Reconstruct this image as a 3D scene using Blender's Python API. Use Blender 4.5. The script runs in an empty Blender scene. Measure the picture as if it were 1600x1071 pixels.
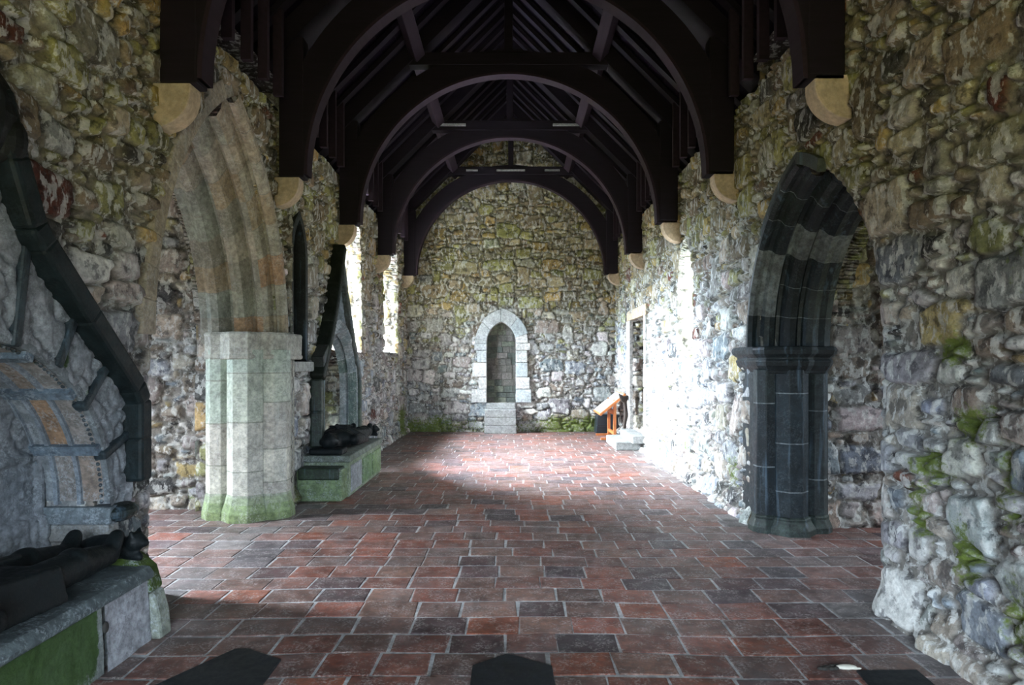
import bpy, math, random
import numpy as np
from math import sin, cos, pi, sqrt, acos, radians

random.seed(7)
SC = bpy.context.scene
COL = SC.collection

# ------------------------------------------------------------------ helpers
class MB:
    """collects verts / faces with one colour per face, links ONE mesh object"""
    def __init__(s): s.v=[]; s.f=[]; s.c=[]
    def add(s, vs, fs, col):
        b=len(s.v); s.v+= [tuple(p) for p in vs]
        for i,f in enumerate(fs):
            s.f.append([b+k for k in f]); s.c.append(col[i] if isinstance(col,list) else col)
    def box(s,x0,x1,y0,y1,z0,z1,col=(.5,.5,.5)):
        vs=[(x0,y0,z0),(x1,y0,z0),(x1,y1,z0),(x0,y1,z0),(x0,y0,z1),(x1,y0,z1),(x1,y1,z1),(x0,y1,z1)]
        s.add(vs,[(0,3,2,1),(4,5,6,7),(0,1,5,4),(1,2,6,5),(2,3,7,6),(3,0,4,7)],col)
    def hexa(s,vs,col=(.5,.5,.5)):
        s.add(vs,[(0,3,2,1),(4,5,6,7),(0,1,5,4),(1,2,6,5),(2,3,7,6),(3,0,4,7)],col)
    def bar(s,a,b,w,h,col=(.5,.5,.5),up=(0,0,1)):
        a=np.array(a,float); b=np.array(b,float); d=b-a; d/=np.linalg.norm(d)
        up=np.array(up,float); x=np.cross(d,up)
        if np.linalg.norm(x)<1e-4: x=np.cross(d,(1,0,0))
        x/=np.linalg.norm(x); y=np.cross(x,d)
        vs=[]
        for p in (a,b):
            for sx,sy in((-1,-1),(1,-1),(1,1),(-1,1)): vs.append(p+x*sx*w/2+y*sy*h/2)
        s.add(vs,[(0,3,2,1),(4,5,6,7),(0,1,5,4),(1,2,6,5),(2,3,7,6),(3,0,4,7)],col)
    def prism(s,poly,mapf,t0,t1,col=(.5,.5,.5)):
        n=len(poly); vs=[mapf(p[0],p[1],t0) for p in poly]+[mapf(p[0],p[1],t1) for p in poly]
        fs=[list(range(n-1,-1,-1)),list(range(n,2*n))]+[(i,(i+1)%n,n+(i+1)%n,n+i) for i in range(n)]
        s.add(vs,fs,col)
    def lathe(s,cx,cy,prof,n=16,col=(.5,.5,.5),rot=0.,sy=1.):
        vs=[]; fs=[]; cs=[]
        for r,z in prof:
            for k in range(n):
                a=rot+2*pi*k/n; vs.append((cx+r*cos(a),cy+sy*r*sin(a),z))
        for j in range(len(prof)-1):
            for k in range(n):
                fs.append((j*n+k,j*n+(k+1)%n,(j+1)*n+(k+1)%n,(j+1)*n+k))
                cs.append(col[j] if isinstance(col,list) else col)
        fs.append(tuple(range(n-1,-1,-1))); cs.append(cs[0])
        m=(len(prof)-1)*n; fs.append(tuple(range(m,m+n))); cs.append(cs[-2])
        s.add(vs,fs,cs)
    def ell(s,c,r,col=(.5,.5,.5),n=16,m=10,R=None):
        vs=[];fs=[]
        for j in range(m+1):
            t=pi*j/m
            for k in range(n):
                a=2*pi*k/n; p=np.array((r[0]*sin(t)*cos(a),r[1]*sin(t)*sin(a),r[2]*cos(t)))
                if R is not None: p=R@p
                vs.append(np.array(c)+p)
        for j in range(m):
            for k in range(n): fs.append((j*n+k,(j+1)*n+k,(j+1)*n+(k+1)%n,j*n+(k+1)%n))
        s.add(vs,fs,col)
    def cap(s,a,b,ra,rb,col=(.5,.5,.5),n=14):
        """tapered limb with round ends"""
        a=np.array(a,float);b=np.array(b,float);d=b-a;L=np.linalg.norm(d);d/=L
        x=np.cross(d,(0,0,1.)); x=x if np.linalg.norm(x)>1e-3 else np.cross(d,(1.,0,0)); x/=np.linalg.norm(x); y=np.cross(d,x)
        rings=[]
        for t in (-90,-60,-30,0): rings.append((a+d*ra*sin(radians(t)),max(ra*cos(radians(t)),1e-3)))
        for t in (0,30,60,90): rings.append((b+d*rb*sin(radians(t)),max(rb*cos(radians(t)),1e-3)))
        vs=[];fs=[]
        for p,r in rings:
            for k in range(n): q=2*pi*k/n; vs.append(p+x*r*cos(q)+y*r*sin(q))
        for j in range(len(rings)-1):
            for k in range(n): fs.append((j*n+k,j*n+(k+1)%n,(j+1)*n+(k+1)%n,(j+1)*n+k))
        fs.append(tuple(range(n-1,-1,-1))); m=(len(rings)-1)*n; fs.append(tuple(range(m,m+n)))
        s.add(vs,fs,col)
    def build(s,name,mat,parent=None,bevel=0,smooth=False,seg=2):
        me=bpy.data.meshes.new(name); me.from_pydata(s.v,[],s.f); me.update()
        at=me.attributes.new('Col','FLOAT_COLOR','FACE')
        at.data.foreach_set('color',np.array([(c[0],c[1],c[2],1.) for c in s.c],dtype=np.float32).ravel())
        if smooth: me.polygons.foreach_set('use_smooth',[True]*len(me.polygons))
        return link(name,me,mat,parent,bevel,seg)

def link(name,me,mat,parent=None,bevel=0,seg=2):
    o=bpy.data.objects.new(name,me); COL.objects.link(o)
    me.materials.append(mat)
    if parent is not None:
        o.parent=parent; o.matrix_parent_inverse=parent.matrix_basis.inverted()
    if bevel:
        m=o.modifiers.new('Bevel','BEVEL'); m.width=bevel; m.segments=seg; m.limit_method='ANGLE'; m.angle_limit=radians(35)
    return o

def np_mesh(name,V,F,C,moss,mat,parent=None,smooth=True):
    me=bpy.data.meshes.new(name)
    V=np.asarray(V,np.float32); F=np.asarray(F,np.int32)
    me.vertices.add(len(V)); me.vertices.foreach_set('co',V.ravel())
    me.loops.add(F.size); me.loops.foreach_set('vertex_index',F.ravel())
    me.polygons.add(len(F)); me.polygons.foreach_set('loop_start',np.arange(0,F.size,F.shape[1],dtype=np.int32))
    if smooth: me.polygons.foreach_set('use_smooth',np.ones(len(F),bool))
    me.update(calc_edges=True); me.validate()
    at=me.attributes.new('Col','FLOAT_COLOR','POINT')
    at.data.foreach_set('color',np.concatenate([C,np.ones((len(C),1))],1).astype(np.float32).ravel())
    am=me.attributes.new('moss','FLOAT','POINT'); am.data.foreach_set('value',np.asarray(moss,np.float32))
    return link(name,me,mat,parent)

def thing(name,label,cat,loc=(0,0,0),group=None):
    o=bpy.data.objects.new(name,None); o.location=loc; COL.objects.link(o); o.empty_display_size=.2
    tag(o,label,cat,group); return o
def tag(o,label=None,cat=None,group=None,kind=None):
    if label: o['label']=label
    if cat: o['category']=cat
    if group: o['group']=group
    if kind: o['kind']=kind
    return o
def struct(o,label,cat='wall'):
    o['kind']='structure'; o['label']=label; o['category']=cat; return o

# ------------------------------------------------------------------ numpy noise
def vnoise(x,y,seed=0):
    r=np.random.RandomState(seed).rand(256,256)
    xi=np.floor(x).astype(int); yi=np.floor(y).astype(int)
    fx=x-xi; fy=y-yi; fx=fx*fx*(3-2*fx); fy=fy*fy*(3-2*fy)
    a=r[xi&255,yi&255]; b=r[(xi+1)&255,yi&255]; c=r[xi&255,(yi+1)&255]; d=r[(xi+1)&255,(yi+1)&255]
    return (a*(1-fx)+b*fx)*(1-fy)+(c*(1-fx)+d*fx)*fy
def fbm(x,y,seed=0,o=4):
    s=0;a=.5;t=0
    for k in range(o): s=s+a*vnoise(x*2**k,y*2**k,seed+k*17); t+=a; a*=.5
    return s/t
def sstep(a,b,x): t=np.clip((x-a)/(b-a),0,1); return t*t*(3-2*t)

# ------------------------------------------------------------------ materials
def nodes(name):
    m=bpy.data.materials.new(name); m.use_nodes=True; nt=m.node_tree; nt.nodes.clear()
    out=nt.nodes.new('ShaderNodeOutputMaterial'); b=nt.nodes.new('ShaderNodeBsdfPrincipled')
    nt.links.new(b.outputs[0],out.inputs[0]); return m,nt,b
def N(nt,t,**k):
    n=nt.nodes.new(t)
    for a,v in k.items(): setattr(n,a,v)
    return n
def noise(nt,vec,scale,detail=5,rough=.6):
    n=N(nt,'ShaderNodeTexNoise'); n.inputs['Scale'].default_value=scale; n.inputs['Detail'].default_value=detail; n.inputs['Roughness'].default_value=rough
    nt.links.new(vec,n.inputs['Vector']); return n.outputs['Fac']
def ramp(nt,src,a,b,va=0.,vb=1.):
    n=N(nt,'ShaderNodeMapRange',interpolation_type='SMOOTHSTEP')
    n.inputs['From Min'].default_value=a; n.inputs['From Max'].default_value=b
    n.inputs['To Min'].default_value=va; n.inputs['To Max'].default_value=vb
    nt.links.new(src,n.inputs['Value']); return n.outputs[0]
def math_(nt,op,a,b):
    n=N(nt,'ShaderNodeMath',operation=op)
    for i,v in enumerate((a,b)):
        if isinstance(v,(int,float)): n.inputs[i].default_value=v
        else: nt.links.new(v,n.inputs[i])
    return n.outputs[0]
def mix(nt,fac,a,b,mode='MIX'):
    n=N(nt,'ShaderNodeMix',data_type='RGBA',blend_type=mode)
    for i,v in ((0,fac),(6,a),(7,b)):
        if isinstance(v,(int,float)): n.inputs[i].default_value=v
        elif isinstance(v,tuple): n.inputs[i].default_value=(v[0],v[1],v[2],1)
        else: nt.links.new(v,n.inputs[i])
    return n.outputs[2]

def stone_mat(name,attr=True,base=(.3,.3,.3),var=.55,speck=.35,speck_col=(.62,.62,.6),dark=.5,rough=.85,bump=.35,bscale=28,streak=None,moss=False,scale=1.,moss_col=(.075,.115,.018),spec=.3,crust=0,haze=0):
    m,nt,b=nodes(name)
    tc=N(nt,'ShaderNodeTexCoord').outputs['Object']
    if attr:
        a=N(nt,'ShaderNodeAttribute',attribute_name='Col').outputs['Color']
    else:
        a=N(nt,'ShaderNodeRGB').outputs[0]; a.default_value=(*base,1)
    n1=noise(nt,tc,5*scale,6,.65); n2=noise(nt,tc,22*scale,5,.7); n3=noise(nt,tc,60*scale,4,.7)
    if crust:
        mp=N(nt,'ShaderNodeMapping'); mp.inputs['Scale'].default_value=(1,1,.55); nt.links.new(tc,mp.inputs['Vector'])
        k1=noise(nt,mp.outputs[0],15,9,.62); k2=noise(nt,tc,8.5,7,.6)
        dk_=math_(nt,'MULTIPLY',ramp(nt,k2,.53,.60),.75)
        a=mix(nt,dk_,a,mix(nt,1.,a,(.22,.22,.24),'MULTIPLY'))
        a=mix(nt,math_(nt,'MULTIPLY',ramp(nt,k1,.515,.565),crust),a,(.60,.60,.575))
    v=ramp(nt,n1,.3,.7,1-var*.6,1+var*.6)
    c=mix(nt,1.,a,mix(nt,1.,(1,1,1),v,'MULTIPLY'),'MULTIPLY')
    v2=ramp(nt,n2,.3,.72,1-dark,1.25)
    c=mix(nt,1.,c,mix(nt,1.,(1,1,1),v2,'MULTIPLY'),'MULTIPLY')
    n4=noise(nt,tc,95*scale,3,.75)
    pit=math_(nt,'MULTIPLY',ramp(nt,n4,.36,.46,1,0),ramp(nt,n2,.62,.42))
    c=mix(nt,math_(nt,'MULTIPLY',pit,dark*1.1),c,tuple(q*.12 for q in speck_col))
    # pale lichen crust
    l=math_(nt,'MULTIPLY',ramp(nt,n3,.47,.58),ramp(nt,noise(nt,tc,9*scale,4,.7),.44,.60))
    c=mix(nt,math_(nt,'MULTIPLY',l,speck),c,speck_col)
    if streak:
        mp=N(nt,'ShaderNodeMapping'); mp.inputs['Scale'].default_value=(14,14,1.1); nt.links.new(tc,mp.inputs['Vector'])
        s=noise(nt,mp.outputs[0],1.,4,.6)
        c=mix(nt,math_(nt,'MULTIPLY',ramp(nt,s,.55,.72),streak[1]),c,streak[0])
    if moss:
        ma=N(nt,'ShaderNodeAttribute',attribute_name='moss').outputs['Fac']
        mm=math_(nt,'ADD',ma,math_(nt,'MULTIPLY',math_(nt,'SUBTRACT',n2,.5),1.4))
        mc=mix(nt,n3,tuple(q*.45 for q in moss_col),tuple(q*1.7 for q in moss_col))
        c=mix(nt,ramp(nt,mm,.42,.72,0,.93),c,mc)
    if haze:
        c=mix(nt,math_(nt,'MULTIPLY',ramp(nt,noise(nt,tc,2.2,6,.7),.45,.7),haze),c,(.23,.235,.25))
    nt.links.new(c,b.inputs['Base Color'])
    rr=ramp(nt,n2,.3,.7,max(.05,rough-.12),min(1,rough+.12)); nt.links.new(rr,b.inputs['Roughness'])
    b.inputs['Specular IOR Level'].default_value=spec
    nb=noise(nt,tc,bscale,6,.7)
    hsum=math_(nt,'ADD',nb,math_(nt,'MULTIPLY',n1,.8))
    bp=N(nt,'ShaderNodeBump'); bp.inputs['Strength'].default_value=bump; bp.inputs['Distance'].default_value=.02
    nt.links.new(hsum,bp.inputs['Height']); nt.links.new(bp.outputs[0],b.inputs['Normal'])
    return m
def plain_mat(name,col,rough=.6,var=.15,scale=(12,12,12),metal=0,bump=.05,spec=.5):
    m,nt,b=nodes(name); tc=N(nt,'ShaderNodeTexCoord').outputs['Object']
    mp=N(nt,'ShaderNodeMapping'); mp.inputs['Scale'].default_value=scale; nt.links.new(tc,mp.inputs[0])
    n=noise(nt,mp.outputs[0],1.,5,.6)
    c=mix(nt,n,tuple(q*(1-var*1.5) for q in col),tuple(q*(1+var*1.5) for q in col))
    nt.links.new(c,b.inputs['Base Color']); b.inputs['Roughness'].default_value=rough; b.inputs['Metallic'].default_value=metal
    b.inputs['Specular IOR Level'].default_value=spec
    bp=N(nt,'ShaderNodeBump'); bp.inputs['Strength'].default_value=bump; bp.inputs['Distance'].default_value=.01
    nt.links.new(n,bp.inputs['Height']); nt.links.new(bp.outputs[0],b.inputs['Normal'])
    return m

M={}
M['rubble']=stone_mat('rubble_stone',moss=True,var=.3,dark=.30,speck=.12,speck_col=(.66,.66,.64),bump=.55,bscale=34,crust=.62,moss_col=(.10,.135,.016))
M['dressed']=stone_mat('dressed_stone',moss=True,var=.35,dark=.35,speck=.3,bump=.25,streak=((.42,.44,.42),.35))
M['dark']=stone_mat('dark_wet_schist',var=.7,dark=.5,speck=.12,speck_col=(.2,.24,.26),rough=.5,bump=.25,streak=((.12,.18,.24),.45),spec=.35)
M['carved']=stone_mat('carved_stone',moss=True,moss_col=(.022,.052,.005),var=.4,dark=.4,speck=.35,speck_col=(.45,.5,.54),bump=.35)
M['hood']=stone_mat('black_hood_stone',var=.7,dark=.5,speck=.05,speck_col=(.12,.16,.16),rough=.55,bump=.22,spec=.2)
M['infill']=stone_mat('mossy_infill_stone',var=.5,dark=.4,speck=.08,speck_col=(.2,.2,.18),bump=.5)
M['effigy']=stone_mat('black_schist',attr=False,base=(.006,.009,.010),var=.5,dark=.4,speck=.02,speck_col=(.12,.14,.14),rough=.55,bump=.3,spec=.18)
M['tile']=stone_mat('quarry_tile',var=.65,dark=.35,speck=.55,speck_col=(.42,.38,.37),rough=.55,bump=.12,bscale=40,spec=.4,haze=.24)
M['slate']=stone_mat('dark_slate',attr=False,base=(.012,.015,.018),var=.3,dark=.3,speck=.1,speck_col=(.1,.11,.12),rough=.6,bump=.08,bscale=90)
M['oak']=plain_mat('dark_stained_oak',(.0085,.0048,.0095),.7,.4,(3,3,30),spec=.25)
M['oakpale']=plain_mat('lit_oak',(.026,.016,.023),.75,.3,(20,2,20),spec=.2)  # same oak made paler: light on purlins, posts and arch edges is in the colour
M['boards']=plain_mat('roof_boards',(.006,.003,.0085),.85,.4,(3,14,3),spec=.1)
M['corbel']=stone_mat('sandstone',attr=False,base=(.46,.36,.25),var=.2,dark=.15,speck=.1,bump=.12,bscale=80)
M['orange']=plain_mat('varnished_orange_wood',(.52,.17,.05),.45,.25,(30,30,4))
M['panel']=plain_mat('pale_panel',(.8,.78,.74),.3,.03)
M['black']=plain_mat('black_plastic',(.008,.014,.02),.35,.15)
M['brown']=plain_mat('dark_brown_timber',(.03,.018,.012),.7,.4,(30,30,4))
M['concrete']=stone_mat('grey_slab_stone',attr=False,base=(.25,.255,.25),var=.3,dark=.25,speck=.3,bump=.2)
M['feather']=plain_mat('pale_feather',(.6,.58,.5),.8,.2)
M['soil']=plain_mat('dark_debris',(.02,.018,.015),.8,.3)
M['doorwood']=plain_mat('old_door_boards',(.05,.03,.022),.7,.4,(40,40,3))

# ------------------------------------------------------------------ rubble layout
PAL=dict(buff=(.36,.315,.26),grey=(.33,.33,.33),pink=(.37,.32,.30),blue=(.22,.25,.28),dark=(.066,.064,.064),rust=(.13,.042,.026),
         pale=(.56,.55,.53),olive=(.29,.29,.145),ochre=(.38,.29,.14),brown=(.22,.175,.14))
def stones(W,H,scale,seed,pick,res=.01,smallness=1.):
    """raster of packed rubble: height 0..1, stone edge mask, colour"""
    rng=np.random.RandomState(seed)
    nx=int(W/res)+2; ny=int(H/res)+2
    occ=np.zeros((int(W/.02)+2,int(H/.02)+2),bool)
    st=[]
    classes=[(.34,.58,.22,.36,3.2*smallness**-1),(.22,.40,.13,.25,16),(.14,.27,.08,.16,46),(.08,.20,.03,.075,110),(.04,.09,.02,.045,170)]
    area=W*H/scale**2
    for w0,w1,h0,h1,dens in classes:
        for _ in range(int(area*dens)):
            w=rng.uniform(w0,w1)*scale; h=rng.uniform(h0,h1)*scale
            if rng.rand()<.07: w,h=h,w
            x=rng.uniform(0,W); y=rng.uniform(0,H)
            i0,i1=max(0,int((x-w/2)/.02)),int((x+w/2)/.02)+1; j0,j1=max(0,int((y-h/2)/.02)),int((y+h/2)/.02)+1
            s=occ[i0:i1,j0:j1]
            if s.size==0 or s.any(): continue
            occ[i0:i1,j0:j1]=True
            st.append((x,y,w/2,h/2,rng.normal(0,.06),rng.uniform(3.2,12.)))
    gx=(np.arange(nx)*res)[:,None]; gy=(np.arange(ny)*res)[None,:]
    wx=gx+.024*(fbm(gx/.15+9,gy/.15,seed+1,4)-.5)*2*min(1,scale)
    wy=gy+.024*(fbm(gx/.15+50,gy/.15+7,seed+2,4)-.5)*2*min(1,scale)
    d1=np.full((nx,ny),9.,np.float32); d2=d1.copy(); idx=np.full((nx,ny),-1,np.int32)
    tz3=np.stack([rng.normal(0,.16,len(st)),rng.normal(0,.11,len(st)),rng.normal(0,.13,len(st))],1)
    for k,(x,y,a,b,r,p) in enumerate(st):
        m=.07; i0=max(0,int((x-a-m)/res)); i1=min(nx,int((x+a+m)/res)+1); j0=max(0,int((y-b-m)/res)); j1=min(ny,int((y+b+m)/res)+1)
        if i1<=i0 or j1<=j0: continue
        X=wx[i0:i1,j0:j1]-x; Y=wy[i0:i1,j0:j1]-y
        xr=X*cos(r)+Y*sin(r); yr=-X*sin(r)+Y*cos(r); q1,q2,q3=tz3[k]; xr=xr+q1*yr
        U=np.abs(xr)/(a*np.clip(1+q2*yr/b,.5,1.5)); Vv=np.abs(yr)/(b*np.clip(1+q3*xr/a,.5,1.5))
        d=((U**p+Vv**p)**(1/p)-1)*min(a,b)*.9
        o1=d1[i0:i1,j0:j1]; o2=d2[i0:i1,j0:j1]; oi=idx[i0:i1,j0:j1]
        bt=d<o1
        o2[:]=np.where(bt,o1,np.minimum(o2,d)); oi[:]=np.where(bt,k,oi); o1[:]=np.where(bt,d,o1)
    n=len(st)
    e=np.minimum((d2-d1)*.5,.045-d1)
    gap=.003+.011*fbm(gx/.3,gy/.3,seed+5,2)
    t=np.clip(e-gap,0,None)
    prot=rng.uniform(.5,1.1,n+1); tx=rng.normal(0,.16,n+1); ty=rng.normal(0,.2,n+1)
    sx=np.array([s[0] for s in st]+[0]); sy=np.array([s[1] for s in st]+[0])
    edge=1-np.exp(-t/.0048)
    rg_=1-2*np.abs(fbm(wx/.11+idx*3.7,wy/.09+idx*1.3,seed+8,4)-.5)
    hh=edge*(prot[idx]+ (wx-sx[idx])*tx[idx]*6 +(wy-sy[idx])*ty[idx]*6 + 0.24*(rg_-.8)+.18*(fbm(gx/.035,gy/.035,seed+9,3)-.5))
    cs=np.zeros((n+1,3))
    for k,s in enumerate(st):
        c=np.array(PAL[pick(s[0],s[1],rng)]); cs[k]=c*rng.uniform(.65,1.3)*(1+rng.normal(0,.028,3))
    mask=sstep(.0,.006,t)[...,None]
    mort=np.array((.20,.185,.165))*(.7+.6*fbm(gx/.4,gy/.4,seed+11,3))[...,None]
    # a few open joints are deep and dark
    deep=sstep(.62,.72,fbm(gx/.14+3,gy/.14,seed+12,3))
    hh=hh-(1-mask[...,0])*deep*.7
    col=mort*(1-mask)+cs[idx]*mask
    return dict(res=res,h=hh,col=col,m=mask[...,0])
def samp(R,u,v):
    nx,ny=R['h'].shape; x=np.clip(u/R['res'],0,nx-1.01); y=np.clip(v/R['res'],0,ny-1.01)
    xi=x.astype(int); yi=y.astype(int); fx=x-xi; fy=y-yi
    def bl(A):
        f=fx if A.ndim==2 else fx[...,None]; g=fy if A.ndim==2 else fy[...,None]
        return (A[xi,yi]*(1-f)+A[xi+1,yi]*f)*(1-g)+(A[xi,yi+1]*(1-f)+A[xi+1,yi+1]*f)*g
    return bl(R['h']),bl(R['col'])
def lerp_grid(knots):
    """knots: [(pos,spacing),...] -> 1D grid lines"""
    g=[knots[0][0]]
    for (a,s0),(b,s1) in zip(knots[:-1],knots[1:]):
        while g[-1]<b:
            t=(g[-1]-a)/(b-a); g.append(g[-1]+s0+(s1-s0)*t)
    return np.array(g)

def sdf_arch(u,z,u0,u1,zb,zs,R=None):
    if R is None: R=(u1-u0)/2
    d=np.maximum(u0-u,u-u1)
    dn=np.sqrt((u-(u0+R))**2+(z-zs)**2)-R; df=np.sqrt((u-(u1-R))**2+(z-zs)**2)-R
    d2=np.where(z>zs,np.maximum(np.where(u<u0+R,dn,-9),np.where(u>u1-R,df,-9)),d)
    return np.maximum(d2,zb-z)
def A_(u0,u1,zb,zs,R=None): return lambda u,z: sdf_arch(u,z,u0,u1,zb,zs,R)
def Rc(u0,u1,z0,z1): return lambda u,z: np.maximum(np.maximum(u0-u,u-u1),np.maximum(z0-z,z-z1))

def wall(name,label,mapf,us,zs,holes=(),seed=1,scale=1.,pick=None,relief=.05,mossf=None,tintf=None,clip=None,top=None,flare=None,mat=None,smallness=1.):
    u,z=np.meshgrid(us,zs,indexing='ij'); u0=us[0]; z0=zs[0]
    R=stones(us[-1]-u0,zs[-1]-z0,scale,seed,lambda x,y,r:pick(x+u0,y+z0,r),smallness=smallness)
    h,col=samp(R,u-u0,z-z0)
    h=h*relief+.03*(fbm(u/1.1,z/1.1,seed+30,3)-.5)
    nu,nz=u.shape
    fns=[hh['f'] for hh in holes]+([clip] if clip else [])
    sd=np.full(u.shape,9.)
    for f in fns: sd=np.minimum(sd,f(u,z))
    h=h*(.3+.7*sstep(0,.10,sd))
    if flare is not None: h=h+flare(u,z)
    ins=sd<0
    q=ins[:-1,:-1]&ins[1:,:-1]&ins[1:,1:]&ins[:-1,1:]
    keep=~q
    # vertices just inside a hole are drawn onto its outline
    mv=ins.copy(); uu=u.copy(); zz=z.copy()
    for it in range(3):
        for f in fns:
            s=f(uu,zz); e=2e-3
            gu=(f(uu+e,zz)-f(uu-e,zz))/(2*e); gz=(f(uu,zz+e)-f(uu,zz-e))/(2*e)
            g=np.sqrt(gu**2+gz**2)+1e-6; s=np.where(mv&(s<0)&(s>-.12),s,0)
            uu=uu-s*gu/g; zz=zz-s*gz/g
    gi=np.arange(nu*nz).reshape(nu,nz)
    F=np.stack([gi[:-1,:-1],gi[1:,:-1],gi[1:,1:],gi[:-1,1:]],-1)[keep].reshape(-1,4)
    V=np.stack(mapf(uu,zz,h),-1).reshape(-1,3); C=col.reshape(-1,3)
    moss=(mossf(u,z) if mossf else np.zeros(u.shape)).ravel()
    if tintf is not None: C=C*tintf(u,z).reshape(-1,3)
    VV=[V];FF=[F];CC=[C];MM=[moss]; off=len(V)
    # reveals through the thickness of the wall
    kp=np.zeros((nu+1,nz+1),bool); kp[1:nu,1:nz]=keep
    eh=[]
    a=kp[1:nu,0:nz]; b=kp[1:nu,1:nz+1]; ii,jj=np.where(a!=b); eh+= [(gi[i,j],gi[i+1,j]) for i,j in zip(ii,jj) if 0<j<nz-1]
    a=kp[0:nu,1:nz]; b=kp[1:nu+1,1:nz]; ii,jj=np.where(a!=b); eh+= [(gi[i,j],gi[i,j+1]) for i,j in zip(ii,jj) if 0<i<nu-1]
    if eh and holes:
        eh=np.array(eh); fu=uu.ravel(); fz=zz.ravel(); hr=h.ravel()
        RT=stones(3.,6.,.9,seed+77,lambda x,y,r:pick(us[-1]*.5,min(3.5,y),r))
        for hd in holes:
            f=hd['f']; dep=hd.get('depth',.9); spl=hd.get('splay',0.); uc=hd.get('uc',0); ns=max(2,int(dep/hd.get('step',.025)))
            if dep<=0: continue
            mid=(np.abs(f((fu[eh[:,0]]+fu[eh[:,1]])/2,(fz[eh[:,0]]+fz[eh[:,1]])/2))<.02)
            E=eh[mid]
            if not len(E): continue
            vid,inv=np.unique(E,return_inverse=True); inv=inv.reshape(-1,2); n=len(vid)
            pu=fu[vid]; pz=fz[vid]; e=2e-3
            gu=(f(pu+e,pz)-f(pu-e,pz))/(2*e); gz=(f(pu,pz+e)-f(pu,pz-e))/(2*e); g=np.sqrt(gu**2+gz**2)+1e-6; gu/=g; gz/=g
            s=np.where(np.abs(gu)>.4,pz,pu)
            rows=[];cols=[]
            for k in range(ns+1):
                t=k/ns; dd=t*dep
                hv,cv=samp(RT,np.full(n,dd+.3)+.1,np.mod(s-z0+8,5.9))
                amp=(.05*min(1,k/2))*hd.get('rough',1.)
                cu=pu-gu*hv*amp; cz=pz-gz*hv*amp
                cu=cu+(uc-cu)*spl*t
                if spl: cz=np.where(gz<-.5,cz+.0,cz)
                rows.append(np.stack(mapf(cu,cz,hr[vid]*(1-min(1,t*6))-dd),-1)); cols.append(cv if hd.get('col') is None else np.array(hd['col'])*(.7+.6*cv.mean(1,keepdims=True)/.3)*np.ones((n,1)))
            W=np.concatenate(rows); CC.append(np.concatenate(cols)); VV.append(W)
            mo=np.zeros(len(W))+hd.get('moss',0)*np.tile(np.where(gz<-.5,1,.6),ns+1); MM.append(mo)
            fs=[]
            for k in range(ns):
                A0=off+k*n+inv[:,0]; A1=off+k*n+inv[:,1]
                fs.append(np.stack([A0,A1,A1+n,A0+n],-1))
            FF.append(np.concatenate(fs)); off+=len(W)
    if top:
        # wall head: a ledge going back from the top course
        r=gi[:,-1]; n=len(r); P=V[r]; Q=np.stack(mapf(uu[:,-1],zz[:,-1],np.full(n,-top)),-1)
        VV.append(np.concatenate([P,Q])); CC.append(np.concatenate([C[r],C[r]])); MM.append(np.zeros(2*n))
        k=np.arange(n-1); FF.append(np.stack([off+k,off+k+1,off+n+k+1,off+n+k],-1)); off+=2*n
    o=np_mesh(name,np.concatenate(VV),np.concatenate(FF),np.concatenate(CC),np.concatenate(MM),mat or M['rubble'])
    return struct(o,label)

def picker(base):
    """base: list of (name, weight) for low courses, high courses"""
    lo,hi=base
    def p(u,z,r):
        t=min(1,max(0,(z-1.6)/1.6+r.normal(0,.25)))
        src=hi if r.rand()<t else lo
        k=r.rand()*sum(w for _,w in src)
        for n,w in src:
            k-=w
            if k<=0: return n
        return src[-1][0]
    return p

# ------------------------------------------------------------------ layout constants
XL,XR=-2.5,2.33          # nave wall faces
YE=14.9                  # end wall
XC=-.085; HW=2.415
WT=4.3                   # wall head
TH=.9                    # wall thickness
LA=(4.45,6.95,1.8,2.56)  # left transept arch: y0,y1,spring,R
RA=(4.13,6.33,1.75,1.57)
LY=7.05; RY=6.25         # transept far walls
YB=-3.

def mapL(u,z,h): return (XL-.05+h,u,z)
def mapR(u,z,h): return (XR+.05-h,u,z)
def mapE(u,z,h): return (u,YE+.05-h,z)

low=[('grey',3),('pink',2.6),('buff',2.2),('pale',1.6),('blue',1.6),('dark',.55),('rust',.18),('brown',.7)]
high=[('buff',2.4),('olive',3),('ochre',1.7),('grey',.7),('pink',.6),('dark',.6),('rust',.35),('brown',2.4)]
zs=np.arange(-.04,WT+.001,.0125)
def moss_blob(u,z,bl):
    m=np.zeros(u.shape)
    for (a,b,ra,rb,s) in bl: m=np.maximum(m,s*np.exp(-((u-a)/ra)**2-((z-b)/rb)**2))
    return m

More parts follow.
